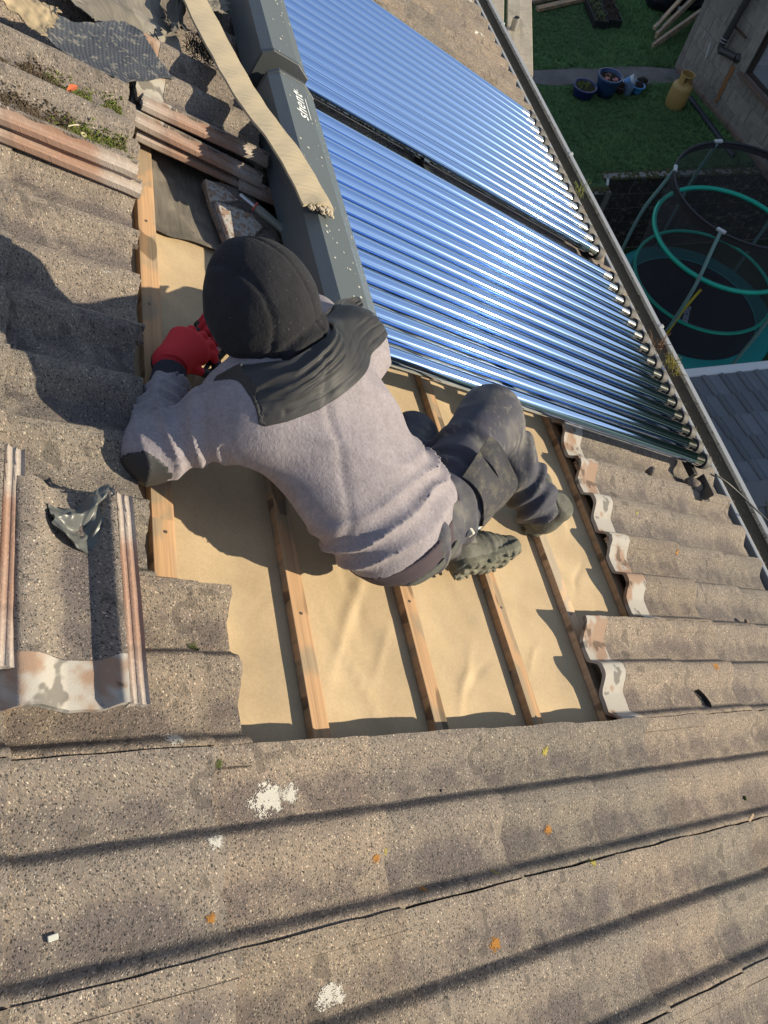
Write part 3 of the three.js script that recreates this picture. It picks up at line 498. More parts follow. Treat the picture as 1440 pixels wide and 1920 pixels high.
function foldH(a, b) {
  const X = a * 0.5 + 0.014 * (noise3(a * 9, b * 5, 3) - 0.5), Y = b * 0.17 + 0.02 * (noise3(a * 8, b * 4, 8) - 0.5); let h = 0.016 * Math.exp(-Math.pow((a - 0.38) / 0.2, 2) - Math.pow((b - 0.8) / 0.35, 2));
  for (const [a0, b0, a1, b1, A, w] of foldLines) { const x0 = a0 * 0.5, y0 = b0 * 0.17, dx = (a1 - a0) * 0.5, dy = (b1 - b0) * 0.17, t = clamp(((X - x0) * dx + (Y - y0) * dy) / (dx * dx + dy * dy)), d = Math.hypot(X - x0 - dx * t, Y - y0 - dy * t), env = Math.pow(Math.sin(Math.PI * (0.12 + 0.76 * t)), 0.6); h += A * (A > 0 ? 0.62 : 0.8) * env * Math.exp(-(Math.sqrt(d * d + 9e-6) - 0.003) / w); }
  for (const s of [0.17, 0.36, 0.54]) h -= 0.0024 * Math.exp(-Math.pow((b - s + 0.03 * (a - 0.5)) / 0.011, 2));
  return h + 0.003 * (noise3(a * 26, b * 12, 5) - 0.5);
}
const skinH = q => { let lo = -0.1, hi = 0.12; for (let h = hi; h > lo; h -= 0.012) if (jacketF(add3(q, backUp, h)) < 0) { lo = h; hi = h + 0.012; break; } if (lo < -0.09) return -0.02; for (let k = 0; k < 7; k++) { const m = (lo + hi) / 2; if (jacketF(add3(q, backUp, m)) < 0) lo = m; else hi = m; } return hi; };
part(person, 'yoke', sheet(84, 46, (a, b) => { const l = poly(yLow, 1 - a), t = poly(yTop, 1 - a), q = add3(l, sub(t, l), b), h = skinH(q), w = add3(q, backUp, Math.max(h, -0.03) + Math.max(0.0035, 0.006 + foldH(1 - a, b) * sstep(0, 0.12, b))); return V(w[0] - base[0], w[1] - base[1], w[2] - base[2]); }, 0.005, [0.5, 0.2]), nylon);
// dark elbow patch and knitted cuff
const elbowDir = nrm([-0.4, -0.15, 0.9]);
part(person, 'elbow_patch', netMesh(p => Math.max(jacketF(p) - 0.0035, armLF(p) - 0.03, -(along(p, K.elL, elbowDir) - 0.05)), [-0.1, -0.05, -0.75], [0.12, 0.2, -0.5], 0.004, base), nylon);
const knit = new THREE.MeshStandardMaterial({ color: lin(0.018, 0.018, 0.028), roughness: 0.95, bumpMap: texClone(clothB, 5, 5), bumpScale: 0.001 });
part(person, 'knitted_cuff', netMesh(p => { const t = along(p, K.wrL, dF); return Math.max(cap(K.elL, add3(K.wrL, dF, 0.03), 0.05, 0.037)(p) + 0.0012 * Math.sin(Math.atan2(along(p, K.wrL, [0, 1, 0]), along(p, K.wrL, cross3(dF, [0, 1, 0]))) * 26), t - 0.006, -(t + 0.056)); }, [-0.03, -0.05, -0.95], [0.16, 0.16, -0.75], 0.0035, base), knit);
// waistband rib
const ribMat = new THREE.MeshStandardMaterial({ color: lin(0.062, 0.046, 0.055), roughness: 0.95, bumpMap: texClone(clothB, 7, 7), bumpScale: 0.0012 });
part(person, 'waistband', netMesh(p => { const t = along(p, K.hip, hemAx), a = along(p, K.hip, acr); return Math.max(torsoF(p) - 0.004 - 0.006 * sstep(0, -0.05, t) + 0.003 * Math.sin(a * 40 + 3 * noise3(p[0] * 12, p[1] * 12, p[2] * 12)), t - 0.012, -(t + 0.05)); }, [0.25, -0.05, -0.85], [0.95, 0.5, -0.2], 0.006, base), ribMat);
// hood: panels with sewn seams, gathered hem
const hx = nrm(add3(acr, [0, 0, 0])), hf = nrm(sub(K.head, K.neck));
const hUp = nrm(cross3(hf, acr)); if (hUp[1] < 0) hUp.forEach((q, i) => hUp[i] = -q);
const hz = cross3(acr, hUp);
const hoodF = p => {
  let d = smin(ell(add3(K.head, hf, 0.004), [0.106, 0.115, 0.124], acr, hUp)(p), cap(add3(K.head, hf, -0.03), K.neck, 0.096, 0.085)(p), 0.06);
  const q = sub(p, K.head), a = dot3(q, acr), y = dot3(q, hUp), z = dot3(q, hz);
  for (const s of [0.012, -0.074, 0.088]) d += 0.0048 * Math.exp(-Math.pow((a - s * (1 + 0.15 * z / 0.12)) / 0.0036, 2)) * sstep(-0.03, 0.02, y);
  d += 0.016 * (noise3(p[0] * 9, p[1] * 9, p[2] * 9) - 0.5) + 0.004 * (Math.abs(Math.sin(dot3(sub(p, K.head), hz) * 40 + dot3(sub(p, K.head), acr) * 14 + 4 * noise3(p[0] * 8, p[1] * 8, p[2] * 8))) - 0.6) * sstep(0.0, 0.09, -dot3(sub(p, K.head), hf)) + 0.003 * (noise3(p[0] * 30, p[1] * 30, p[2] * 30) - 0.5);
  const back = -dot3(q, hf); // toward the nape
  d += 0.005 * Math.exp(-Math.pow((back - 0.085 + 0.12 * a) / 0.005, 2)) + 0.007 * Math.sin(back * 130 + a * 30 + 5 * noise3(p[0] * 12, p[1] * 12, p[2] * 12)) * sstep(0.085, 0.11, back);
  return Math.max(d, back - 0.155 + 0.1 * a);
};
part(person, 'hood', netMesh(hoodF, [-0.04, 0.18, -0.98], [0.38, 0.53, -0.55], 0.0047, base), hoodMat);
// trousers
const legR = uni(0.05, cap(K.hip, K.hpR, 0.13, 0.108), cap(K.hpR, K.knR, 0.108, 0.082), cap(K.knR, K.anR, 0.080, 0.068)), legL = uni(0.05, cap(K.hip, K.hpL, 0.12, 0.1), cap(K.hpL, K.knL, 0.1, 0.066), cap(K.knL, K.anL, 0.066, 0.056));
const dS = nrm(sub(K.anR, K.knR)), dT = nrm(sub(K.knR, K.hpR)), dSL = nrm(sub(K.anL, K.knL));
const trF = p => {
  let d = smin(smin(legR(p), legL(p), 0.04), Math.max(torsoF(p) + 0.008, along(p, K.hip, hemAx)), 0.03);
  const ts = along(p, K.knR, dS), tt = along(p, K.hpR, dT), n1 = noise3(p[0] * 10, p[1] * 10, p[2] * 10), n2 = noise3(p[0] * 18, p[1] * 18, p[2] * 18);
  const near = Math.exp(-Math.pow(legR(p) / 0.03, 2));
  d += near * 0.011 * Math.sin(ts * 85 + 7 * n1 + along(p, K.knR, [0, 1, 0]) * 30) * sstep(0.04, 0.12, ts);
  d += near * 0.009 * Math.sin(tt * 80 + 7 * n1) * (1 - sstep(0.2, 0.3, tt)) + 0.005 * (n1 - 0.5) + 0.004 * (n2 - 0.5);
  return Math.max(d, ts > 0.2 ? along(p, K.anR, dS) - 0.005 : -1, (along(p, K.anL, dSL) - 0.0 > 0 && legL(p) < 0.03 && p[0] > 0.72 && p[1] < 0.12) ? along(p, K.anL, dSL) : -1);
};
part(person, 'trousers', netMesh(trF, [0.3, -0.05, -1.05], [1.4, 0.44, -0.25], 0.007, base), trouser);
// holster pocket on the right thigh: two stiff flaps
const flapMat = new THREE.MeshStandardMaterial({ map: texClone(trouserC, 5, 5), color: lin(0.72, 0.7, 0.62), bumpMap: texClone(clothB, 6, 6), bumpScale: 0.0006, roughness: 0.85 });
function flap(t0, t1, r0, amp) { // a curved band wrapped round the thigh between t0 and t1
  const sd = nrm(cross3(dT, [0, 1, 0])), upv = cross3(sd, dT); const uvv = upv[1] < 0 ? upv.map(q => -q) : upv;
  return sheet(26, 8, (a, b) => { const th = -0.15 + 1.9 * a, t = t0 + (t1 - t0) * b + amp * Math.sin(a * 13) * b, r = r0 + 0.018 * b + 0.004 * Math.sin(a * 9 + b * 3); const c = add3(K.hpR, dT, t); const s = Math.sin(th), co = Math.cos(th); const q = add3(add3(c, sd, r * s), uvv, r * co); return V(q[0] - base[0], q[1] - base[1], q[2] - base[2]); }, 0.0035, [0.3, 0.12]);
}
const hol = part(person, 'holster_pocket', flap(0.05, 0.14, 0.128, 0.004), flapMat); part(hol, 'pocket_flap', flap(0.13, 0.185, 0.142, 0.007), flapMat);
// belt webbing across the back with its round badge
const beltF = p => { const t = along(p, K.hip, hemAx), a = along(p, K.hip, acr); return Math.max(torsoF(p) - 0.014 - 0.004 * sstep(-0.04, -0.08, t), t + 0.045, -(t + 0.082), Math.abs(a + 0.03) - 0.11, 0.045 - along(p, K.hip, backUp)); };
const beltMat = new THREE.MeshStandardMaterial({ color: lin(0.085, 0.088, 0.078), roughness: 0.85, bumpMap: texClone(fabricB, 9, 9), bumpScale: 0.0014 });
part(person, 'belt', netMesh(beltF, [0.3, -0.05, -0.85], [0.95, 0.45, -0.2], 0.006, base), beltMat);
// boots
function boot(heel, toe, up, name) {
  const d = nrm(sub(toe, heel)), L = len3(sub(toe, heel)), s = nrm(cross3(d, up)), u = cross3(s, d), at = (t, y, x = 0) => add3(add3(add3(heel, d, t * L), u, y), s, x);
  const f = uni(0.035, cap(at(0.14, 0.055), at(0.5, 0.05), 0.047, 0.044), cap(at(0.5, 0.048), at(0.86, 0.036), 0.045, 0.036), cap(at(0.17, 0.06), at(0.16, 0.12), 0.047, 0.05));
  const upF = p => { const t = along(p, heel, d) / L, y = along(p, heel, u); let q = f(p) + 0.0018 * Math.sin(t * 60) * sstep(0.35, 0.45, t) * (1 - sstep(0.75, 0.85, t)) + 0.002 * (noise3(p[0] * 40, p[1] * 40, p[2] * 40) - 0.5); q += 0.002 * Math.exp(-Math.pow((y - 0.05 - 0.02 * Math.sin(t * 9)) / 0.003, 2)); return Math.max(q, -(y - 0.012), y - 0.15); };
  const lo = [0, 1, 2].map(k => Math.min(heel[k], toe[k]) - 0.17), hi = [0, 1, 2].map(k => Math.max(heel[k], toe[k]) + 0.17);
  const b = part(person, name, netMesh(upF, lo, hi, 0.005, base), bootMat);
  const soleF = p => {
    const t = along(p, heel, d) / L, y = along(p, heel, u), x = along(p, heel, s);
    const w = 0.037 + 0.012 * sstep(0.3, 0.75, t) - 0.004 * Math.exp(-Math.pow((t - 0.38) / 0.12, 2));
    const end = Math.max(t > 0.78 ? Math.hypot((t - 0.78) * L, x) - 0.05 : -1, t < 0.14 ? Math.hypot((t - 0.14) * L, x) - 0.042 : -1);
    const spring = 0.018 * sstep(0.7, 1.0, t);
    let q = Math.max(Math.abs(x) - w - 0.003, end, Math.abs(y - 0.008 - spring) - 0.019);
    const lug = Math.max(Math.sin(t * 42 + Math.sin(x * 90) * 1.2), Math.cos(x * 190 + t * 20)) ;
    if (y < 0.004 + spring) q += 0.0065 * sstep(-0.1, 0.45, lug) * (1 - 0.9 * Math.exp(-Math.pow((t - 0.46) / 0.07, 2) - Math.pow(x / 0.022, 2)));
    return q;
  };
  part(b, 'sole', netMesh(soleF, lo, hi, 0.0035, base), soleMat);
}
boot(J(0.868, 0.432, 0.02), J(1.135, 0.497, 0.06), nrm([0.3, 0.02, -0.95]), 'boot');
boot(J(1.335, 0.64, -0.03), J(1.47, 0.885, -0.03), [0, 1, 0], 'boot');
// gloves: knitted red backs, black dipped palms and finger ends
const gl = new THREE.MeshStandardMaterial({ color: lin(0.55, 0.02, 0.028), roughness: 0.85, bumpMap: texClone(clothB, 12, 12), bumpScale: 0.0008 }), dip = mat([0.012, 0.013, 0.014], 0.5, { bumpMap: texClone(noiseBump, 10, 10), bumpScale: 0.001 });
function glove(w, k, fingers, thumb) {
  const all = [cap(w, k[0], 0.036, 0.026), cap(w, k[1], 0.036, 0.026), cap(w, k[2], 0.034, 0.025), cap(w, k[3], 0.03, 0.024)];
  const palm = uni(0.02, ...all), fs = [...fingers, thumb].map(c => uni(0.004, ...c.slice(1).map((q, i) => cap(c[i], q, 0.0115 - 0.001 * i, 0.0108 - 0.001 * i))));
  const F = p => { let d = palm(p); for (const q of fs) d = smin(d, q(p), 0.009); return d; };
  const tipD = p => { let m = 1; for (const c of [...fingers, thumb]) { const e = c[c.length - 1], q = c[c.length - 2]; m = Math.min(m, Math.hypot(...sub(p, e)) - 0.023, cap(q, e, 0.014, 0.018)(p)); } return m; };
  const lo = [0, 1, 2].map(i => Math.min(w[i], ...k.map(q => q[i]), ...fingers.flat().map(q => q[i]), ...thumb.map(q => q[i])) - 0.05), hi = [0, 1, 2].map(i => Math.max(w[i], ...k.map(q => q[i]), ...fingers.flat().map(q => q[i]), ...thumb.map(q => q[i])) + 0.05);
  const g = part(person, 'glove', netMesh(p => F(p), lo, hi, 0.0032, base), gl);
  part(g, 'dipped_coating', netMesh(p => Math.max(F(p) - 0.0013, Math.min(tipD(p), p[1] - (w[1] + k[0][1]) / 2 + 0.012)), lo, hi, 0.0032, base), dip);
}
const G = (u, v, n) => J(u, v, n);
glove(G(0.083, 0.905, 0.04), [G(0.108, 0.985, 0.05), G(0.128, 0.975, 0.062), G(0.148, 0.962, 0.06), G(0.158, 0.945, 0.048)],
  [[G(0.108, 0.985, 0.05), G(0.142, 1.018, 0.055), G(0.17, 1.02, 0.035), G(0.178, 1.008, 0.018)], [G(0.128, 0.975, 0.062), G(0.165, 1.0, 0.064), G(0.195, 0.995, 0.044), G(0.2, 0.98, 0.024)], [G(0.148, 0.962, 0.06), G(0.185, 0.978, 0.062), G(0.212, 0.967, 0.042), G(0.212, 0.953, 0.024)], [G(0.158, 0.945, 0.048), G(0.19, 0.956, 0.052), G(0.212, 0.944, 0.036), G(0.21, 0.932, 0.022)]],
  [G(0.11, 0.915, 0.03), G(0.145, 0.905, 0.04), G(0.175, 0.905, 0.036), G(0.188, 0.915, 0.03)]);
glove(G(0.29, 1.10, 0.035), [G(0.225, 1.09, 0.05), G(0.225, 1.07, 0.055), G(0.228, 1.05, 0.052), G(0.235, 1.03, 0.045)],
  [[G(0.225, 1.09, 0.05), G(0.195, 1.09, 0.045), G(0.185, 1.08, 0.02), G(0.195, 1.07, 0.005)], [G(0.225, 1.07, 0.055), G(0.19, 1.065, 0.05), G(0.18, 1.055, 0.022), G(0.19, 1.05, 0.005)], [G(0.228, 1.05, 0.052), G(0.195, 1.04, 0.047), G(0.185, 1.03, 0.022), G(0.195, 1.025, 0.005)], [G(0.235, 1.03, 0.045), G(0.21, 1.015, 0.04), G(0.2, 1.005, 0.022), G(0.208, 1.0, 0.008)]],
  [G(0.26, 1.05, 0.03), G(0.25, 1.02, 0.02), G(0.235, 1.0, 0.012), G(0.222, 0.99, 0.01)]);

{ const a = add3(K.wrL, dF, 0.022), pts = []; const s1 = nrm(cross3(dF, [0, 1, 0])), s2 = cross3(s1, dF); for (let i = 0; i < 24; i++) { const t = i / 24 * Math.PI * 2, q = add3(add3(a, s1, 0.036 * Math.cos(t)), s2, 0.036 * Math.sin(t)); pts.push(V(q[0] - base[0], q[1] - base[1], q[2] - base[2])); } part(person, 'glove_cuff', tube(pts, 0.005, 48, 8, true), gl); }

// ---------- things lying on the roof ----------
const wob = (x, y, s) => noise3(x, y, s) - 0.5;
// folded length of tan membrane: a flattened sleeve, open and frayed at its end
{
  const C = new THREE.CatmullRomCurve3([[0.2, 2.75, 0.15], [0.277, 2.467, 0.155], [0.333, 2.163, 0.175], [0.385, 1.951, 0.19], [0.473, 1.714, 0.213], [0.533, 1.512, 0.212]].map(q => V(q[0], q[2], -q[1])));
  const g = sheet(20, 90, (a, b) => {
    const t = b, c = C.getPoint(t), d = C.getTangent(t), s = V(0, 1, 0).cross(d).normalize(), x = (a - 0.5) * (0.122 + 0.006 * wob(t * 9, 0, 1));
    const cr = 0.0022 * (Math.abs((t * 10 + x * 7) % 1 - 0.5) * 2) + 0.0018 * (Math.abs((t * 6 - x * 9 + 3) % 1 - 0.5) * 2), e = b > 0.995 ? 0.012 * wob(a * 14, 3, 5) : 0;
    return c.clone().addScaledVector(s, x).addScaledVector(d, e).add(V(0, cr + 0.004 * wob(t * 8, a * 2, 6) - 0.05 * x * x / 0.06 + 0.012 * sstep(0.94, 1, t) * (1 - Math.abs(2 * a - 1)), 0));
  }, 0.007, [0.13, 1.5]);
  const paper = new THREE.MeshStandardMaterial({ color: lin(0.4, 0.33, 0.22), roughness: 0.5, bumpMap: texClone(noiseBump, 2, 6), bumpScale: 0.0015, side: THREE.DoubleSide });
  const t = thing('membrane_strip', 'long folded strip of tan membrane lying across the dark header box', 'membrane'); t.quaternion.copy(QR); part(t, 'sleeve', g, paper);
  const r = rng(8), gs = []; for (let i = 0; i < 70; i++) gs.push(new THREE.IcosahedronGeometry(0.003 + 0.006 * r(), 0).scale(1, 0.6, 1.4).translate(0.535 + (r() - 0.5) * 0.085, 0.205 + 0.014 * r(), -(1.508 + (r() - 0.5) * 0.022) - 0.0));
  part(t, 'frayed_end', merge(gs), mat([0.4, 0.34, 0.25], 0.9));
}
// sheets of torn felt: bilinear patch with ragged rim and curl
function patch(name, q, n, m, label, cat, o = {}) {
  const { curl = 0.01, rag = 0.012, th = 0.003, seed = 1, lift = 0.01, group } = o;
  const cu = q.reduce((s, p) => s + p[0], 0) / 4, cv = q.reduce((s, p) => s + p[1], 0) / 4;
  const g = sheet(28, 28, (a, b) => {
    const ea = Math.abs(a - 0.5) * 2, eb = Math.abs(b - 0.5) * 2, e = Math.max(ea, eb);
    let u = (q[0][0] * (1 - a) + q[1][0] * a) * (1 - b) + (q[3][0] * (1 - a) + q[2][0] * a) * b, v = (q[0][1] * (1 - a) + q[1][1] * a) * (1 - b) + (q[3][1] * (1 - a) + q[2][1] * a) * b;
    u += rag * e * e * e * 2 * wob(a * 13, b * 13, seed); v += rag * e * e * e * 2 * wob(a * 13, b * 13, seed + 5);
    const s = ((v % TW) + TW) % TW;
    return V(u - cu, 0.4 * tileH(s) + lift * noise3(a * 3, b * 3, seed + 9) + 0.006 * wob(a * 9, b * 9, seed + 2) + curl * e ** 4 * noise3(a * 2.3, b * 2.3, seed + 3), -(v - cv));
  }, th, [Math.hypot(q[1][0] - q[0][0], q[1][1] - q[0][1]), Math.hypot(q[3][0] - q[0][0], q[3][1] - q[0][1])]);
  return onRoof(single(name, g, m, label, cat, o.group), cu, cv, n);
}
const weave = makeTex(512, 512, (i, j) => { const a = 0.5 + 0.5 * Math.sin(i * 0.39), b = 0.5 + 0.5 * Math.sin(j * 0.2 + 3 * (i >> 4)), d = sstep(0.6, 0.75, fbm(i / 24, j / 24, 3, 3)), k = 0.35 + 0.5 * a * b + 0.35 * hash3(i >> 1, j >> 1, 2); return [0.05 * k + 0.08 * d, 0.058 * k + 0.07 * d, 0.075 * k + 0.05 * d]; });
const weaveB = makeTex(512, 512, (i, j) => 0.5 + 0.3 * Math.sin(i * 0.39) * Math.sin(j * 0.2 + 3 * (i >> 4)) + 0.3 * (hash3(i, j, 3) - 0.5), false);
const weaveMat = new THREE.MeshStandardMaterial({ map: texClone(weave, 4, 4), bumpMap: texClone(weaveB, 4, 4), bumpScale: 0.003, roughness: 0.75, color: lin(1.5, 1.5, 1.5) });
patch('woven_mat', [[-0.25, 1.89], [0.04, 2.15], [0.175, 1.99], [-0.03, 1.81]], 0.105, weaveMat, 'piece of black woven mat laid over the stacked tiles', 'mat', { seed: 3, rag: 0.002, lift: 0.012, th: 0.005 });
patch('torn_felt', [[-0.3, 2.3], [0.23, 2.75], [0.21, 2.26], [-0.01, 2.1]], 0.075, feltGrey, 'large torn sheet of grey roofing felt behind the woven mat', 'roofing felt', { seed: 11, rag: 0.04, curl: 0.02 });
patch('torn_felt', [[-0.33, 1.9], [-0.24, 2.03], [-0.175, 1.96], [-0.215, 1.83]], 0.125, new THREE.MeshStandardMaterial({ map: texClone(feltTex, 2, 2), roughness: 0.8, color: lin(3.2, 2.9, 2.3) }), 'small tan flap of felt beside the woven mat', 'roofing felt', { seed: 21, rag: 0.01, curl: 0.012 });
patch('torn_felt', [[0.36, 2.72], [0.47, 2.78], [0.45, 2.62], [0.36, 2.57]], 0.085, feltGrey, 'scrap of grey felt between membrane strip and header box', 'roofing felt', { seed: 31, rag: 0.02 });
patch('torn_felt', [[0.17, 2.42], [0.25, 2.6], [0.245, 2.3], [0.18, 2.22]], 0.105, feltMat, 'narrow dark strip of torn felt beside the membrane strip', 'roofing felt', { seed: 41, rag: 0.02, curl: 0.03 });
{ const r = rng(17), gs = []; for (let i = 0; i < 260; i++) { const a = r() * 6.28, d = Math.sqrt(r()) * 0.06, c = V(Math.cos(a) * d * 0.8, 0.01 + 0.03 * r(), Math.sin(a) * d), e = V(r() - 0.5, r() * 0.5, r() - 0.5).normalize().multiplyScalar(0.02 + 0.02 * r()); gs.push(tube([c, c.clone().addScaledVector(e, 0.5).add(V(0, 0.008 * r(), 0)), c.clone().add(e)], 0.0011, 3, 3)); }
  onRoof(single('fibre_clump', merge(gs), mat([0.06, 0.06, 0.062], 0.6), 'clump of frayed dark fibres under the membrane strip', 'fibres'), 0.3, 2.26, 0.075); }
// moss and litter in the pans of the stack tile
{
  const top = scene.children.find(o => o.userData.label && o.userData.label.startsWith('mossy loose tile'));
  const r = rng(23), gs = [], gd = [];
  for (let i = 0; i < 9000; i++) {
    const pan = r() < 0.55 ? 0.06 : 0.225, sp = pan + (r() + r() - 1) * 0.06, x = 0.02 + 0.385 * Math.pow(r(), 0.8); if (sp < -0.004) continue;
    const dens = fbm(x * 16, sp * 22, 4, 3); if (dens < 0.4) continue;
    const s = 0.0012 + 0.0036 * r() * r() * (dens * 1.5) + 0.001 * r(), g = (r() < 0.5 ? new THREE.TetrahedronGeometry(s * 1.3, 0) : new THREE.ConeGeometry(s * 0.6, s * 3, 4)).rotateX((r() - 0.5) * 2).rotateY(r() * 3).translate(x, tileH(Math.max(0.001, sp)) + s * 0.4 + 0.012 * (dens - 0.44) * 3 * r(), -sp);
    (x > 0.19 + 0.1 * r() && r() < 0.75 ? gs : gd).push(g);
  }
  part(top, 'moss', merge(gs), mat([0.1, 0.125, 0.02], 1)); part(top, 'dirt', merge(gd), mat([0.085, 0.062, 0.04], 1));
  const leaf = new THREE.MeshStandardMaterial({ color: lin(0.5, 0.12, 0.04), roughness: 0.6, side: THREE.DoubleSide });
  onRoof(single('dead_leaf', sheet(10, 4, (a, b) => V((a - 0.5) * 0.05, 0.006 * Math.sin(a * 3) + 0.004 * Math.abs(b - 0.5), (b - 0.5) * 0.018 * Math.sin(Math.PI * (0.06 + a * 0.9))), 0.0006), leaf, 'small orange dead leaf in the moss of the stacked tile', 'leaf'), -0.14, 1.69, 0.115, 1.0);
  onRoof(single('snail_shell', new THREE.TorusGeometry(0.006, 0.0028, 6, 14).rotateX(Math.PI / 2), mat([0.4, 0.36, 0.18], 0.6), 'pale ring of a broken snail shell in the moss', 'shell'), -0.115, 1.535, 0.105);
  onRoof(single('straw', tube([V(-0.014, 0.002, 0.01), V(0, 0.006, 0), V(0.012, 0.003, -0.012)], 0.0018, 8, 5), mat([0.5, 0.45, 0.32], 0.8), 'bit of pale straw in the moss beside the shell', 'straw'), -0.14, 1.545, 0.108);
}
// broken tile with mortar, knife on it
{
  const t = thing('broken_tile', 'broken piece of tile crusted with white mortar under the hood', 'roof tile'); onRoof(t, 0.405, 1.6, -0.012, 0.35, 0, 0.05);
  const sh = new THREE.Shape(); [[-0.11, -0.11], [-0.085, 0.06], [-0.06, 0.16], [0.0, 0.155], [0.09, 0.13], [0.12, 0.03], [0.1, -0.1], [0.02, -0.13]].forEach((q, i) => i ? sh.lineTo(...q) : sh.moveTo(...q)); sh.closePath();
  const g = boxUV(new THREE.ExtrudeGeometry(sh, { depth: 0.016, bevelEnabled: true, bevelSize: 0.003, bevelThickness: 0.003, bevelSegments: 2 }).rotateX(-Math.PI / 2), 0.83); part(t, 'tile_body', g, tileMats[4]);
  const sh2 = new THREE.Shape(); [[-0.105, -0.1], [-0.085, 0.0], [-0.075, 0.055], [-0.02, 0.04], [0.035, 0.02], [0.045, -0.03], [0.0, -0.06], [-0.03, -0.115]].forEach((q, i) => i ? sh2.lineTo(...q) : sh2.moveTo(...q)); sh2.closePath();
  part(t, 'mortar', boxUV(new THREE.ExtrudeGeometry(sh2, { depth: 0.012, bevelEnabled: true, bevelSize: 0.004, bevelThickness: 0.004, bevelSegments: 2 }).rotateX(-Math.PI / 2).translate(0, 0.018, 0), 4), cleanMat);
  const sh3 = new THREE.Shape(); [[-0.085, 0.07], [-0.06, 0.155], [-0.01, 0.13], [0.02, 0.085], [-0.03, 0.075]].forEach((q, i) => i ? sh3.lineTo(...q) : sh3.moveTo(...q)); sh3.closePath();
  part(t, 'mortar', boxUV(new THREE.ExtrudeGeometry(sh3, { depth: 0.005, bevelEnabled: true, bevelSize: 0.003, bevelThickness: 0.003, bevelSegments: 2 }).rotateX(-Math.PI / 2).translate(0, 0.018, 0), 4), cleanMat);
  const k = thing('utility_knife', 'utility knife with grey grip and red trim lying on the broken tile', 'knife'); onRoof(k, 0.455, 1.61, 0.052, -0.55); k.scale.setScalar(1.15);
  part(k, 'blade_holder', new THREE.CapsuleGeometry(0.007, 0.04, 4, 10).rotateZ(Math.PI / 2).scale(1, 0.7, 1).translate(-0.055, 0, 0), mat([0.5, 0.52, 0.55], 0.3, { metalness: 0.9 }));
  part(k, 'grip', new THREE.LatheGeometry([[0, -0.035], [0.012, -0.033], [0.0145, -0.01], [0.0125, 0.03], [0.0155, 0.075], [0.013, 0.1], [0, 0.102]].map(q => new THREE.Vector2(...q)), 16).rotateZ(-Math.PI / 2).scale(1, 0.75, 1), mat([0.17, 0.18, 0.15], 0.5));
  for (const x of [-0.032, 0.062]) part(k, 'red_trim', new THREE.TorusGeometry(0.0135, 0.0022, 8, 20).rotateY(Math.PI / 2).scale(1, 0.8, 1).translate(x, 0, 0), mat([0.6, 0.1, 0.07], 0.5));
  const r = rng(44), gs = []; for (let i = 0; i < 120; i++) gs.push(new THREE.IcosahedronGeometry(0.002 + 0.004 * r(), 0).translate((r() - 0.5) * 0.14, 0.006 * r(), (r() - 0.5) * 0.22)); const dirt = single('roof_dirt', merge(gs), mat([0.02, 0.018, 0.015], 1), 'black crumbs of dirt beside the header box', 'dirt'); dirt.userData.kind = 'stuff'; onRoof(dirt, 0.49, 1.47, -0.03);
  onRoof(single('wood_splinter', bx(0.05, 0.004, 0.008), paleWood, 'pale wood splinter in the gap beside the header box', 'splinter'), 0.485, 1.64, 0.0, -0.3);
}
// crumpled scrap of grey rubber on the crosswise tile
onRoof(single('rubber_scrap', sheet(36, 20, (a, b) => { const x = (a - 0.5) * 0.125, z = (b - 0.5) * 0.085, l = Math.sin(a * Math.PI); return V(x + 0.008 * wob(a * 5, b * 5, 2), 0.012 + 0.03 * Math.pow(Math.abs(a - 0.5) * 2, 1.4) + 0.02 * Math.exp(-Math.pow((b - 0.25) / 0.16, 2)) * l + 0.02 * wob(a * 6, b * 4, 7) + 0.008 * wob(a * 16, b * 14, 9), z * (0.55 + 0.5 * l) + 0.03 * Math.sin(a * 4) + 0.012 * wob(a * 4, b * 7, 5)); }, 0.003), mat([0.1, 0.105, 0.1], 0.38), 'crumpled shiny grey rubber scrap on the crosswise tile', 'rubber'), -0.155, 0.435, 0.058, 0.25);
{ const r = rng(61), gs = []; for (let i = 0; i < 40; i++) gs.push(new THREE.IcosahedronGeometry(0.002 + 0.003 * r(), 0).translate((r() - 0.5) * 0.014, 0.003, (r() - 0.5) * 0.055)); const m = single('moss_tuft', merge(gs), mat([0.09, 0.07, 0.03], 1), 'brown moss tuft in the groove of the crosswise tile', 'moss'); onRoof(m, -0.132, 0.29, 0.05); }
// tile crumbs and other small litter
function chip(label, u, v, n, s, m, seed, cat = 'tile fragment', name = 'tile_fragment', f = [1, 0.45, 0.7], yaw = 0.5) {
  const g = new THREE.IcosahedronGeometry(s, 1), p = g.attributes.position; for (let i = 0; i < p.count; i++) { const k = 0.75 + 0.5 * noise3(p.getX(i) * 1.1 / s + seed, p.getY(i) / s, p.getZ(i) / s); p.setXYZ(i, p.getX(i) * k * f[0], p.getY(i) * k * f[1], p.getZ(i) * k * f[2]); }
  return onRoof(single(name, boxUV(g, 0.8), m, label, cat), u, v, n, yaw);
}
const chipM = new THREE.MeshStandardMaterial({ map: texClone(edgeTex, 3, 3), roughness: 0.95 });
chip('upright flake of broken tile on the course below the last glass tube', 2.19, 1.01, 0.045, 0.022, tileMats[2], 1, 'tile fragment', 'tile_fragment', [0.6, 1.1, 0.9]);
chip('mossy broken tile edge near the tube foot bracket', 2.52, 1.0, 0.05, 0.05, tileMats[3], 2, 'tile fragment', 'tile_fragment', [1.1, 0.5, 0.45], -0.5);
chip('flat flake of tile lying beside a shallow groove', 2.31, 0.645, 0.035, 0.02, tileMats[2], 3);
chip('small pink flake of tile near the gutter end of the course', 2.42, 0.35, 0.04, 0.016, chipM, 4);
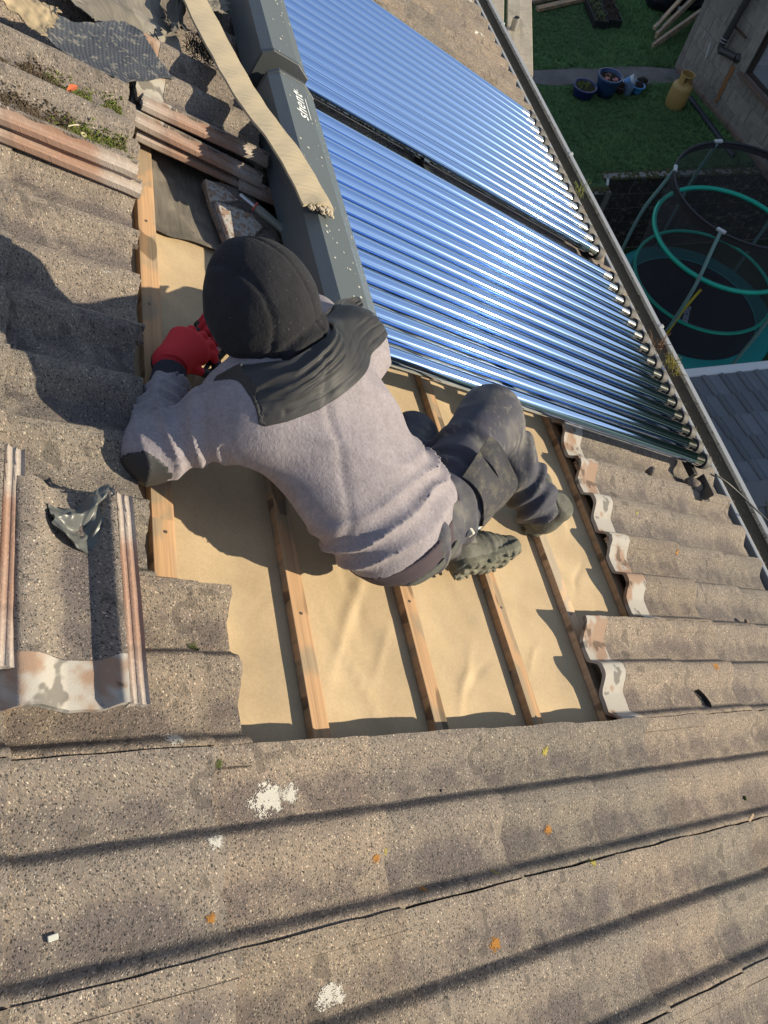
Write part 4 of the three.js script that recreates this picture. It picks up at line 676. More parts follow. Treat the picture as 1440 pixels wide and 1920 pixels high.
onRoof(single('rubber_curl', sheet(14, 4, (a, b) => V(0.03 * Math.sin(a * 2.2) + 0.004 * wob(a * 6, b, 3), 0.016 * b + 0.003, (a - 0.5) * 0.07), 0.003), mat([0.015, 0.015, 0.016], 0.6), 'black curl of rubber on the tile beside the bottom batten', 'rubber'), 1.87, 0.055, surfTop(1.87, 0.055) + 0.002, 0.2);
onRoof(single('wood_chip', bx(0.05, 0.006, 0.01), paleWood, 'splinter of pale orange wood lying by a tile joint', 'wood chip'), 1.81, -0.32, surfTop(1.81, -0.322) + 0.008, 0.35);
onRoof(single('mortar_chip', bx(0.015, 0.006, 0.009, 0, 0, 0, 0.0015), mat([0.5, 0.5, 0.45], 0.9), 'small white mortar chip on the tile', 'mortar chip'), -0.2, -0.25, surfTop(-0.2, -0.25) + 0.004, 0.15, 0.1, 0.1);
chip('tuft of dark moss on the tile beside the wood splinter', 1.9, -0.262, surfTop(1.9, -0.262) + 0.002, 0.009, mat([0.06, 0.075, 0.015], 1), 6, 'moss', 'moss_tuft');
chip('dark stub of grit on the long roll of the tiles', 0.62, -0.12, surfTop(0.62, -0.12) + 0.002, 0.004, mat([0.03, 0.028, 0.025], 1), 7, 'grit', 'grit');
chip('dark crumb on the underlay between boot and tile heads', 1.43, 0.83, -0.05, 0.007, mat([0.06, 0.035, 0.02], 0.9), 8, 'crumb', 'crumb', [1.6, 0.5, 0.5]);
// tape roll and silver cutter held under the hood
{
  const t = thing('tape_roll', 'roll of cream tape on the underlay below the hood', 'tape'); onRoof(t, 0.235, 0.93, -0.03, 0.4, 0.5, 0.2);
  part(t, 'tape', new THREE.LatheGeometry([[0.03, -0.024], [0.048, -0.024], [0.048, 0.024], [0.03, 0.024], [0.03, -0.024]].map(q => new THREE.Vector2(...q)), 36), mat([0.62, 0.56, 0.42], 0.5)); part(t, 'core', new THREE.LatheGeometry([[0.026, -0.025], [0.0298, -0.025], [0.0298, 0.025], [0.026, 0.025], [0.026, -0.025]].map(q => new THREE.Vector2(...q)), 36), mat([0.35, 0.2, 0.08], 0.8));
  const s = thing('snips', 'silver snips held in the red glove', 'snips'); onRoof(s, 0.205, 0.985, 0.03, 0.9);
  part(s, 'jaw', new THREE.CapsuleGeometry(0.011, 0.06, 5, 12).rotateZ(Math.PI / 2).scale(1, 0.8, 1).translate(0.03, 0, 0), mat([0.55, 0.58, 0.62], 0.28, { metalness: 0.85 }));
  for (const z of [-0.01, 0.01]) part(s, 'handle', new THREE.CapsuleGeometry(0.006, 0.07, 4, 10).rotateZ(Math.PI / 2).rotateY(z * 14).translate(-0.035, -0.003, z * 1.4), mat([0.02, 0.02, 0.022], 0.5));
  const pc = thing('pencil', 'pale blue pencil stuck in the back pocket', 'pencil'); onRoof(pc, 0.755, 0.45, 0.20, 0.35, 0, 0.1); part(pc, 'shaft', new THREE.CylinderGeometry(0.0042, 0.0042, 0.085, 6).rotateZ(Math.PI / 2), mat([0.42, 0.5, 0.58], 0.5)); part(pc, 'tip', new THREE.ConeGeometry(0.004, 0.014, 8).rotateZ(-Math.PI / 2).translate(0.0495, 0, 0), mat([0.5, 0.38, 0.22], 0.8));
  onRoof(single('tape_measure', bx(0.012, 0.022, 0.036, 0, 0, 0, 0.004), mat([0.6, 0.57, 0.47], 0.5), 'white plastic tool end sticking out of the back pocket', 'tool'), 0.735, 0.445, 0.215, 0.45);
}
// dry grass rooted in the gutter
for (const [u, v, c, label] of [[3.14, 1.93, 46, 'tuft of yellow dry grass growing in the gutter beside the trampoline pad'], [3.1, 2.05, 30, 'tuft of brown dead grass in the gutter at the tube caps'], [3.12, 3.36, 22, 'tuft of green and straw grass in the gutter by the further tubes']]) {
  const r = rng(Math.floor(v * 100)), gs = []; for (let i = 0; i < c; i++) { const a = r() * 6.28, l = 0.03 + 0.055 * r(), b = V((r() - 0.5) * 0.06, 0, (r() - 0.5) * 0.12), e = b.clone().add(V(Math.cos(a) * l * 0.6, l * (0.5 + 0.5 * r()), Math.sin(a) * l * 0.8)); gs.push(tube([b, b.clone().lerp(e, 0.5).add(V(0, 0.012, 0)), e], 0.0016, 4, 3)); }
  const o = single('grass_tuft', merge(gs), mat(c > 40 ? [0.3, 0.26, 0.06] : c > 25 ? [0.2, 0.11, 0.06] : [0.2, 0.22, 0.06], 0.9), label, 'grass tuft'); o.position.copy(RP(u, v, -0.03));
}

// ---------- garden behind the house ----------
const LAWN = -4.4, YARD = -5.55;
const grassTex = makeTex(512, 512, (i, j) => { const a = fbm(i / 40, j / 40, 3, 4), b = hash3(i, j, 5), k = 0.5 + 0.8 * a + 0.5 * (b - 0.5); return [0.065 * k, 0.12 * k, 0.042 * k]; });
const soil = new THREE.MeshStandardMaterial({ map: texClone(grassTex, 1, 1), roughness: 1 });
{
  const ground = struct('ground', new THREE.PlaneGeometry(600, 600).rotateX(-Math.PI / 2).translate(0, YARD - 0.02, 0), new THREE.MeshStandardMaterial({ map: texClone(grassTex, 300, 300), roughness: 1 }));
  struct('yard', boxUV(new THREE.BoxGeometry(22, 0.04, 12).translate(11, YARD - 0.02, -2)), new THREE.MeshStandardMaterial({ map: texClone(grassTex, 0.7, 0.7), color: lin(0.7, 0.62, 0.6), roughness: 1 }));
  const sh = new THREE.Shape(); [[1.5, 6.9], [5.5, 6.9], [5.5, 7.16], [16, 7.16], [16, 24], [1.5, 24]].forEach((q, i) => i ? sh.lineTo(...q) : sh.moveTo(...q)); sh.closePath();
  struct('lawn', boxUV(new THREE.ExtrudeGeometry(sh, { depth: 1.15, bevelEnabled: false }).rotateX(-Math.PI / 2).translate(0, LAWN - 1.15, 0)), soil);
  const pathTex = makeTex(256, 256, (i, j) => { const k = 0.6 + 0.7 * fbm(i / 30, j / 30, 3, 4) + 0.2 * (hash3(i, j, 1) - 0.5); return [0.15 * k, 0.135 * k, 0.125 * k]; });
  struct('path', boxUV(sheet(60, 4, (a, b) => V(2 + 5.62 * a, 0.012 + 0.006 * wob(a * 40, b * 4, 2), -9.4 + 0.37 * b + (b < 0.1 || b > 0.9 ? 0.12 * wob(a * 16, b, 4) : 0)), 0.02).translate(0, LAWN, 0)), new THREE.MeshStandardMaterial({ map: texClone(pathTex, 1, 1), roughness: 0.95 }));
  // grass blades
  const bl = new THREE.BufferGeometry(); const P = []; const r = rng(99);
  for (let k = 0; k < 5; k++) { const a = k * 1.26 + r(), x = Math.cos(a), z = Math.sin(a), h = 0.03 + 0.03 * r(), l = 0.04 + 0.035 * r(), w = 0.0055; P.push(-z * w + x * 0.006, 0, x * w + z * 0.006, z * w + x * 0.006, 0, -x * w + z * 0.006, x * l, h, z * l); }
  bl.setAttribute('position', new THREE.Float32BufferAttribute(P, 3)); bl.computeVertexNormals();
  const N = 52000, im = new THREE.InstancedMesh(bl, new THREE.MeshStandardMaterial({ color: lin(1, 1, 1), roughness: 0.85, side: THREE.DoubleSide }), N), M = new THREE.Matrix4(), q = new THREE.Quaternion(), c = new THREE.Color();
  let n = 0; while (n < N) {
    const x = 2.6 + 6.2 * r(), z = -7.02 - 6.2 * r(); if (x > 5.45 && z > -7.2) continue; const inP = z < -9.02 + 0.08 * wob(x * 4, 1, 1) && z > -9.42 + 0.1 * wob(x * 4, 2, 2) && x < 7.7; if (inP && r() > 0.012) continue; if (x > 7.66 + (z + 9.33) * 0.11 && z > -9.33) continue;
    const f = fbm(x * 1.6, z * 1.6, 3, 3), s = 0.55 + 0.9 * f * r() + (x > 7.3 ? 0.35 : 0); q.setFromEuler(new THREE.Euler((r() - 0.5) * 0.5, r() * 6.28, (r() - 0.5) * 0.5)); M.compose(V(x, LAWN - 0.004, z), q, V(s, s, s)); im.setMatrixAt(n, M);
    const g = 0.6 + 0.75 * f + 0.3 * (r() - 0.5), y = r() < 0.06 ? 1 : 0; im.setColorAt(n, c.setRGB(0.1 * g + 0.06 * y, 0.2 * g + 0.05 * y, 0.068 * g)); n++;
  }
  im.name = 'grass'; im.userData = { kind: 'stuff', label: 'short green lawn grass between path, shed and wall', category: 'grass' }; im.castShadow = im.receiveShadow = true; scene.add(im);
}
// block walls: every block its own mesh
const blockTex = makeTex(512, 512, (i, j) => { const a = fbm(i / 60, j / 60, 3, 4), b = fbm(i / 9, j / 9, 7, 2), d = sstep(0.58, 0.72, fbm(i / 45, j / 90, 14, 3)), k = 0.7 + 0.4 * a + 0.25 * (b - 0.5); return [0.27 * k, 0.245 * k, 0.215 * k].map(q => q * (1 - 0.22 * d)); });
const blockMats = [1, 0.88, 1.1].map(k => new THREE.MeshStandardMaterial({ map: texClone(blockTex, 1.3, 1.3), bumpMap: texClone(noiseBump, 6, 6), bumpScale: 0.002, roughness: 0.95, color: lin(k, k, k * 0.98) }));
// retaining blocks: darker mottled colour with scattered pale specks
const darkBlockTex = makeTex(512, 512, (i, j) => { const a = fbm(i / 40, j / 40, 43, 5), c = 0.35 + 0.65 * sstep(0.2, 0.44, a), s = sstep(0.74, 0.8, noise3(i / 5, j / 5, 12)) * sstep(0.5, 0.62, fbm(i / 60, j / 60, 8, 3)), k = 0.75 + 0.5 * fbm(i / 8, j / 8, 5, 2); const b = [0.26, 0.24, 0.21], d = [0.05, 0.047, 0.04], w = [0.4, 0.39, 0.36]; return b.map((q, n) => { let v = q + (d[n] - q) * c; v += (w[n] - v) * s * 0.6; return v * k; }); });
const darkBlock = [1, 0.9, 1.1].map(k => new THREE.MeshStandardMaterial({ map: texClone(darkBlockTex, 1.3, 1.3), bumpMap: texClone(noiseBump, 6, 6), bumpScale: 0.003, roughness: 0.95, color: lin(k, k, k) }));
const blockGeos = [0, 1, 2].map(i => { const g = boxUV(bx(0.44, 0.215, 0.1, 0, 0, 0, 0.004)), u = g.attributes.uv; for (let k = 0; k < u.count; k++) u.setXY(k, u.getX(k) + i * 0.37, u.getY(k) + i * 0.61); return g; });
const halfGeos = blockGeos.map(g => g.clone().scale(0.489, 1, 1));
function blockRun(w, L, rows, ms, y0, skip, r) {   // along local x from 0 to L, face toward +z
  for (let j = 0; j < rows; j++) for (let x = (j % 2 ? -0.225 : 0); x < L - 0.02; x += 0.45) {
    let a = x, half = false; if (x < 0) { a = 0; half = true; } if (a + (half ? 0.215 : 0.44) > L + 0.01) { if (a + 0.215 > L + 0.01) continue; half = true; }
    if (skip && skip(a + (half ? 0.11 : 0.22), y0 + j * 0.225 + 0.11)) continue;
    const k = Math.floor(r() * 3), o = part(w, 'block', half ? halfGeos[k] : blockGeos[k], ms[Math.floor(r() * ms.length)]); o.position.set(a + (half ? 0.1075 : 0.22), y0 + j * 0.225 + 0.1125, -0.003 + (r() - 0.5) * 0.003);
  }
}
{
  const r = rng(31), mortar = mat([0.235, 0.22, 0.195], 1), mDark = mat([0.235, 0.22, 0.195], 1);
  const w = thing('retaining_wall', 'dark block retaining wall holding up the lawn behind the trampoline', 'wall'); w.position.set(5.5, YARD, -7.1);
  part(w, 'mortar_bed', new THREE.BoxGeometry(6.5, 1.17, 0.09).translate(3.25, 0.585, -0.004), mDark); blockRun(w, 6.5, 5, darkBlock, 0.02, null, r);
  const w2 = thing('retaining_wall', 'short dark block wall stepping forward below the lawn corner', 'wall'); w2.position.set(2.5, YARD, -6.84);
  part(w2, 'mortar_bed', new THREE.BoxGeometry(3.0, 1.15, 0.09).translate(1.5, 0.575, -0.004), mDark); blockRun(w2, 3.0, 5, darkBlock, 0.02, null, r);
  for (const [ww, L] of [[w, 6.5], [w2, 3]]) { const gs = []; for (let i = 0; i < L * 130; i++) gs.push(new THREE.IcosahedronGeometry(0.012 + 0.03 * r(), 0).scale(1, 0.6, 1).translate(L * r(), 1.15 + 0.015 * r(), (r() - 0.6) * 0.13)); part(ww, 'moss_edge', merge(gs), mat([0.07, 0.068, 0.025], 1)); }
  single('overflow_pipe', tube([V(5.52, -4.36, -7.02), V(5.5, -4.42, -6.95), V(5.46, -4.55, -6.93), V(5.44, -4.75, -6.93)], 0.018, 14, 8), mat([0.6, 0.6, 0.58], 0.5), 'white plastic pipe hooked over the wall corner', 'pipe');
  // shed
  const s = thing('block_shed', 'grey concrete block shed with cast iron waste pipe beside the lawn', 'shed'); s.position.set(7.62, LAWN, -9.33); s.rotation.y = -Math.atan2(2.53, 0.28);
  // local x runs along the wall toward the house end, local z out of the wall (toward the garden)
  const win = (x, y) => x > 1.16 && x < 2.3 && y > 0.66 && y < 1.9, L = 4.0;
  part(s, 'mortar_bed', merge([new THREE.BoxGeometry(1.16, 2.7, 0.09).translate(0.58, 1.35, -0.005), new THREE.BoxGeometry(L - 2.3, 2.7, 0.09).translate((L + 2.3) / 2, 1.35, -0.005), new THREE.BoxGeometry(1.14, 0.66, 0.09).translate(1.73, 0.33, -0.005), new THREE.BoxGeometry(1.14, 0.8, 0.09).translate(1.73, 2.3, -0.005)]), mortar);
  blockRun(s, L, 12, blockMats, 0.0, (x, y) => x > 0.98 && x < 2.45 && y > 0.6 && y < 1.95, r);
  part(s, 'render_patch', boxUV(bx(0.2, 1.3, 0.094, 1.06, 1.3, 0.003, 0.004)), blockMats[2]); part(s, 'render_patch', boxUV(bx(1.48, 0.075, 0.094, 1.72, 0.627, 0.003, 0.004)), blockMats[1]);
  part(s, 'plinth', boxUV(bx(L, 0.09, 0.12, L / 2, 0.045, 0.012, 0.01)), new THREE.MeshStandardMaterial({ map: texClone(blockTex, 1, 1), color: lin(0.8, 0.62, 0.55), roughness: 1 }));
  part(s, 'end_wall', boxUV(new THREE.BoxGeometry(0.1, 2.7, 3).translate(-0.052, 1.35, -1.45)), blockMats[1]);
  part(s, 'roof_slab', bx(L + 0.3, 0.1, 3.3, L / 2, 2.76, -1.45), mat([0.08, 0.08, 0.08], 0.9)); part(s, 'inner_wall', new THREE.BoxGeometry(L, 2.7, 0.08).translate(L / 2, 1.35, -2.9), mat([0.25, 0.24, 0.22], 1));
  const wf = part(s, 'window', merge([bx(1.14, 0.05, 0.06, 1.73, 0.69, -0.02), bx(1.14, 0.05, 0.06, 1.73, 1.87, -0.02), bx(0.05, 1.14, 0.06, 1.19, 1.28, -0.02), bx(0.05, 1.14, 0.06, 2.27, 1.28, -0.02), bx(0.04, 1.14, 0.05, 1.73, 1.28, -0.02)]), mat([0.035, 0.025, 0.02], 0.6));
  part(wf, 'pane', bx(0.51, 1.13, 0.006, 1.465, 1.28, -0.02, 0.001), new THREE.MeshPhysicalMaterial({ color: lin(0.9, 0.95, 1), roughness: 0.08, transmission: 0.85, thickness: 0 })); part(wf, 'pane', bx(0.51, 1.13, 0.006, 1.995, 1.28, -0.02, 0.001), new THREE.MeshPhysicalMaterial({ color: lin(0.9, 0.95, 1), roughness: 0.08, transmission: 0.85, thickness: 0 }));
  part(wf, 'sill', bx(1.24, 0.03, 0.14, 1.73, 0.655, 0.05), mat([0.16, 0.1, 0.075], 0.9));
  const iron = mat([0.045, 0.042, 0.042], 0.5);
  const wp = part(s, 'waste_pipe', merge([tube([V(0.78, 2.7, 0.13), V(0.7, 1.6, 0.13), V(0.645, 0.85, 0.13), V(0.645, 0.72, 0.13), V(0.70, 0.685, 0.13)], 0.045, 30, 12), bar(V(0.68, 0.70, 0.13), V(0.92, 0.74, 0.07), 0.045, 12), bar(V(0.92, 0.74, 0.08), V(0.95, 0.75, 0.04), 0.055, 12)]), iron);
  for (const y of [0.80, 0.84]) part(wp, 'clamp_ring', new THREE.TorusGeometry(0.048, 0.005, 6, 20).rotateX(Math.PI / 2).translate(0.645, y, 0.13), mat([0.5, 0.5, 0.5], 0.4, { metalness: 0.8 }));
  part(wp, 'pipe_bracket', bx(0.26, 0.022, 0.022, 0.8, 1.0, 0.09), mat([0.08, 0.035, 0.02], 0.8));
  const stain = (x0, y0, x1, y1, w, c, sd) => { const g = sheet(8, 20, (a, b) => { const x = x0 + (x1 - x0) * b, y = y0 + (y1 - y0) * b; return V(x + (a - 0.5) * w * (0.5 + 0.5 * Math.sin(Math.PI * (0.15 + 0.8 * b))) * (1 + 0.7 * wob(b * 9, a > 0.5 ? 1 : 5, sd)), y + 0.02 * wob(a * 7, b, sd + 3), 0.0555); }, 0); g.computeVertexNormals(); return g; };
  part(s, 'rust_stain', stain(0.94, 0.64, 0.955, 0.14, 0.075, 0, 3), new THREE.MeshStandardMaterial({ map: texClone(blockTex, 3, 3), color: lin(1.1, 0.55, 0.25), roughness: 1, side: THREE.DoubleSide }));
  part(s, 'paint_smear', stain(0.36, 0.62, 0.4, 0.43, 0.04, 0, 8), mat([0.42, 0.42, 0.42], 0.9, { side: THREE.DoubleSide }));
  part(s, 'paint_smear', stain(0.17, 0.66, 0.19, 0.58, 0.02, 0, 9), mat([0.4, 0.4, 0.4], 0.9, { side: THREE.DoubleSide }));
}
// gas cylinder
{
  const t = thing('gas_cylinder', 'faded yellow gas cylinder standing on the lawn by the shed', 'gas cylinder'); t.position.set(7.15, LAWN, -8.53);
  const y = mat([0.40, 0.26, 0.085], 0.55, { bumpMap: noiseBump, bumpScale: 0.001 });
  part(t, 'body', new THREE.LatheGeometry([[0.0, 0.025], [0.12, 0.03], [0.138, 0.05], [0.14, 0.16], [0.142, 0.165], [0.14, 0.17], [0.14, 0.275], [0.13, 0.305], [0.1, 0.328], [0.05, 0.338], [0, 0.34]].map(q => new THREE.Vector2(...q)), 36), y);
  part(t, 'foot_ring', new THREE.LatheGeometry([[0.118, 0], [0.126, 0], [0.126, 0.04], [0.118, 0.04], [0.118, 0]].map(q => new THREE.Vector2(...q)), 36), y);
  const c = new THREE.CylinderGeometry(0.088, 0.092, 0.12, 30, 1, true, 0.5, 5.0), collar = part(t, 'collar', c.translate(0, 0.385, 0), mat([0.40, 0.26, 0.085], 0.55, { side: THREE.DoubleSide })); part(collar, 'rim', new THREE.TorusGeometry(0.09, 0.008, 8, 36).rotateX(Math.PI / 2).translate(0, 0.448, 0), y);
  part(t, 'valve', merge([bar(V(0, 0.33, 0), V(0, 0.39, 0), 0.016), bar(V(-0.025, 0.375, 0), V(0.03, 0.375, 0), 0.01)]), mat([0.2, 0.16, 0.08], 0.4, { metalness: 0.7 }));
}
// plant pots
function leaves(c, rad, n, seed, m, h = 0.1) { const r = rng(seed), gs = []; for (let i = 0; i < n; i++) { const a = r() * 6.28, d = Math.sqrt(r()) * rad, l = 0.03 + 0.045 * r(); const g = new THREE.ConeGeometry(0.012, l, 4, 1).scale(1, 1, 0.3).rotateX((r() - 0.5) * 2).rotateZ((r() - 0.5) * 2).rotateY(r() * 6).translate(c[0] + Math.cos(a) * d, c[1] + h * r() * (1 - d / rad * 0.6), c[2] + Math.sin(a) * d); gs.push(g); } return merge(gs); }
function pot(label, x, z, r0, r1, h, c, fill, seed) {
  const t = thing('plant_pot', label, 'plant pot', 'plant pots along the path'); t.position.set(x, LAWN, z);
  const p = part(t, 'pot', new THREE.LatheGeometry([[0, 0], [r0, 0], [r0 + (r1 - r0) * 0.5, h * 0.45], [r1, h * 0.88], [r1 + 0.012, h * 0.89], [r1 + 0.014, h], [r1 - 0.012, h], [r1 - 0.02, h * 0.8], [0, h * 0.76]].map(q => new THREE.Vector2(...q)), 32), mat(c, 0.35));
  part(p, 'soil', new THREE.CylinderGeometry(r1 - 0.018, r1 - 0.02, 0.02, 24).translate(0, h * 0.8, 0), mat([0.035, 0.025, 0.018], 1));
  part(t, 'plant', leaves([0, h * 0.8, 0], r1 * 0.8, 90, seed, 0, 0.08), mat(fill, 0.8)); return t;
}
pot('low dark blue glazed bowl with yellow green plants beside the path', 5.83, -8.77, 0.13, 0.16, 0.16, [0.012, 0.02, 0.09], [0.13, 0.15, 0.03], 1);
const bp = pot('tall blue ribbed pot filled with pink stones beside the low bowl', 6.17, -8.80, 0.115, 0.165, 0.28, [0.02, 0.05, 0.13], [0.06, 0.045, 0.035], 2);
for (const [x, z, c] of [[-0.05, 0.03, [0.5, 0.2, 0.16]], [0.06, 0.05, [0.5, 0.22, 0.2]], [0.0, -0.05, [0.3, 0.14, 0.09]]]) part(bp, 'stone', new THREE.IcosahedronGeometry(0.04, 1).scale(1.2, 0.6, 1).translate(x, 0.245, z), mat(c, 0.9));
pot('small bright blue pot with dead stems near the tipped bucket', 6.68, -8.83, 0.065, 0.085, 0.12, [0.04, 0.2, 0.42], [0.06, 0.04, 0.03], 3);
pot('small brown pot of dead stems between tall pot and bucket', 6.43, -8.85, 0.06, 0.075, 0.1, [0.05, 0.035, 0.028], [0.07, 0.045, 0.03], 4);
pot('small black pot behind the bright blue pot', 6.8, -8.95, 0.06, 0.08, 0.11, [0.015, 0.015, 0.016], [0.06, 0.045, 0.035], 5);
{
  const b = thing('paint_bucket', 'tipped white bucket with a blue label among the pots', 'bucket'); b.position.set(6.58, LAWN + 0.09, -8.93); b.rotation.set(0.5, 0, -0.75);
  part(b, 'tub', new THREE.LatheGeometry([[0, -0.09], [0.065, -0.09], [0.08, 0.09], [0.084, 0.09], [0.084, 0.096], [0.075, 0.096], [0.061, -0.085], [0, -0.085]].map(q => new THREE.Vector2(...q)), 28), mat([0.55, 0.58, 0.6], 0.4)); part(b, 'label_band', new THREE.CylinderGeometry(0.0775, 0.0695, 0.09, 28, 1, true), mat([0.08, 0.25, 0.5], 0.5));
  const u = thing('pale_tub', 'translucent pale blue tub standing in front of the tipped bucket', 'tub'); u.position.set(6.52, LAWN, -8.80); part(u, 'tub', new THREE.LatheGeometry([[0, 0], [0.055, 0], [0.075, 0.14], [0.07, 0.14], [0.05, 0.006], [0, 0.006]].map(q => new THREE.Vector2(...q)), 24), mat([0.16, 0.24, 0.36], 0.4));
  for (const [x, z, l, f] of [[6.78, -10.72, 'black planter tray with pale leafy plants on the lawn', [0.12, 0.15, 0.06]], [7.02, -10.75, 'black planter tray with brown dead plants on the lawn', [0.07, 0.045, 0.03]]]) {
    const t = thing('planter_tray', l, 'planter', 'planter trays on the lawn'); t.position.set(x, LAWN, z); t.rotation.y = -0.12;
    part(t, 'tray', merge([bx(0.2, 0.02, 0.62, 0, 0.01, 0), bx(0.014, 0.12, 0.62, -0.1, 0.06, 0), bx(0.014, 0.12, 0.62, 0.1, 0.06, 0), bx(0.2, 0.12, 0.014, 0, 0.06, 0.31), bx(0.2, 0.12, 0.014, 0, 0.06, -0.31)]), mat([0.015, 0.015, 0.018], 0.5)); part(t, 'soil', bx(0.185, 0.02, 0.6, 0, 0.085, 0), mat([0.03, 0.022, 0.016], 1));
    const gs = []; for (const zz of [-0.2, 0, 0.2]) gs.push(leaves([0, 0.09, zz], 0.1, 50, Math.floor(x * 10 + zz * 30), 0, 0.16)); part(t, 'plant', merge(gs), mat(f, 0.8));
  }
  // sawn timber leaning at the shed end and lying at the far lawn
  const plank = (a, b, w, h, m, l, g) => { const d = b.clone().sub(a), o = single('timber_plank', boxUV(bx(w, h, d.length())), m, l, 'plank', g); o.position.copy(a).add(b).multiplyScalar(0.5); o.lookAt(b); return o; };
  plank(V(7.38, LAWN + 0.05, -9.88), V(8.7, LAWN + 0.42, -10.55), 0.045, 0.1, paleWood, 'lowest pale sawn plank leaning by the shed corner', 'planks at the shed');
  plank(V(7.45, LAWN + 0.14, -10.0), V(8.75, LAWN + 0.62, -10.9), 0.045, 0.1, paleWood, 'middle pale sawn plank leaning by the shed corner', 'planks at the shed');
  plank(V(7.42, LAWN + 0.2, -10.08), V(8.75, LAWN + 0.78, -11.05), 0.05, 0.05, newBattenMat, 'top thin sawn plank leaning by the shed corner', 'planks at the shed');
  plank(V(5.86, LAWN + 0.05, -10.84), V(7.0, LAWN + 0.05, -11.25), 0.09, 0.05, battenMat, 'orange brown plank lying nearest the planter trays', 'planks at the far lawn');
  plank(V(5.7, LAWN + 0.05, -11.0), V(7.2, LAWN + 0.08, -11.45), 0.09, 0.05, oldWood, 'weathered plank lying behind the orange brown plank', 'planks at the far lawn');
  plank(V(5.5, LAWN + 0.05, -11.2), V(7.2, LAWN + 0.1, -11.65), 0.09, 0.05, paleWood, 'pale plank lying behind the weathered plank', 'planks at the far lawn');
  for (const [x, z, s, l] of [[8.05, -11.05, 0.3, 'black refuse bag slumped on the far lawn beside the planks'], [8.55, -11.2, 0.34, 'large dark blue black refuse bag behind the leaning planks']]) {
    const g = new THREE.IcosahedronGeometry(s, 4), p = g.attributes.position; for (let i = 0; i < p.count; i++) { const v = V().fromBufferAttribute(p, i), k = 0.78 + 0.4 * fbm(v.x * 5 + s * 9, v.y * 5, v.z * 5, 3); v.multiplyScalar(k); v.y = Math.max(v.y * 0.85, -s * 0.55); p.setXYZ(i, v.x, v.y, v.z); } g.computeVertexNormals();
    const o = single('refuse_bag', g, mat([0.012, 0.013, 0.022], 0.4), l, 'bag', 'refuse bags'); o.position.set(x, LAWN + s * 0.55, z);
  }
  single('water_bottle', new THREE.LatheGeometry([[0, 0], [0.035, 0], [0.035, 0.16], [0.014, 0.2], [0.014, 0.23], [0, 0.23]].map(q => new THREE.Vector2(...q)), 16).rotateZ(1.3), mat([0.5, 0.56, 0.6], 0.3), 'pale plastic bottle lying between the refuse bags', 'bottle').position.set(8.35, LAWN + 0.05, -10.85);
  single('drain_pipe', bar(V(7.43, LAWN + 0.05, -8.63), V(7.5, LAWN + 0.05, -7.35), 0.035, 12), mat([0.022, 0.022, 0.035], 0.45), 'dark plastic drain pipe lying in the grass along the shed', 'pipe');
}
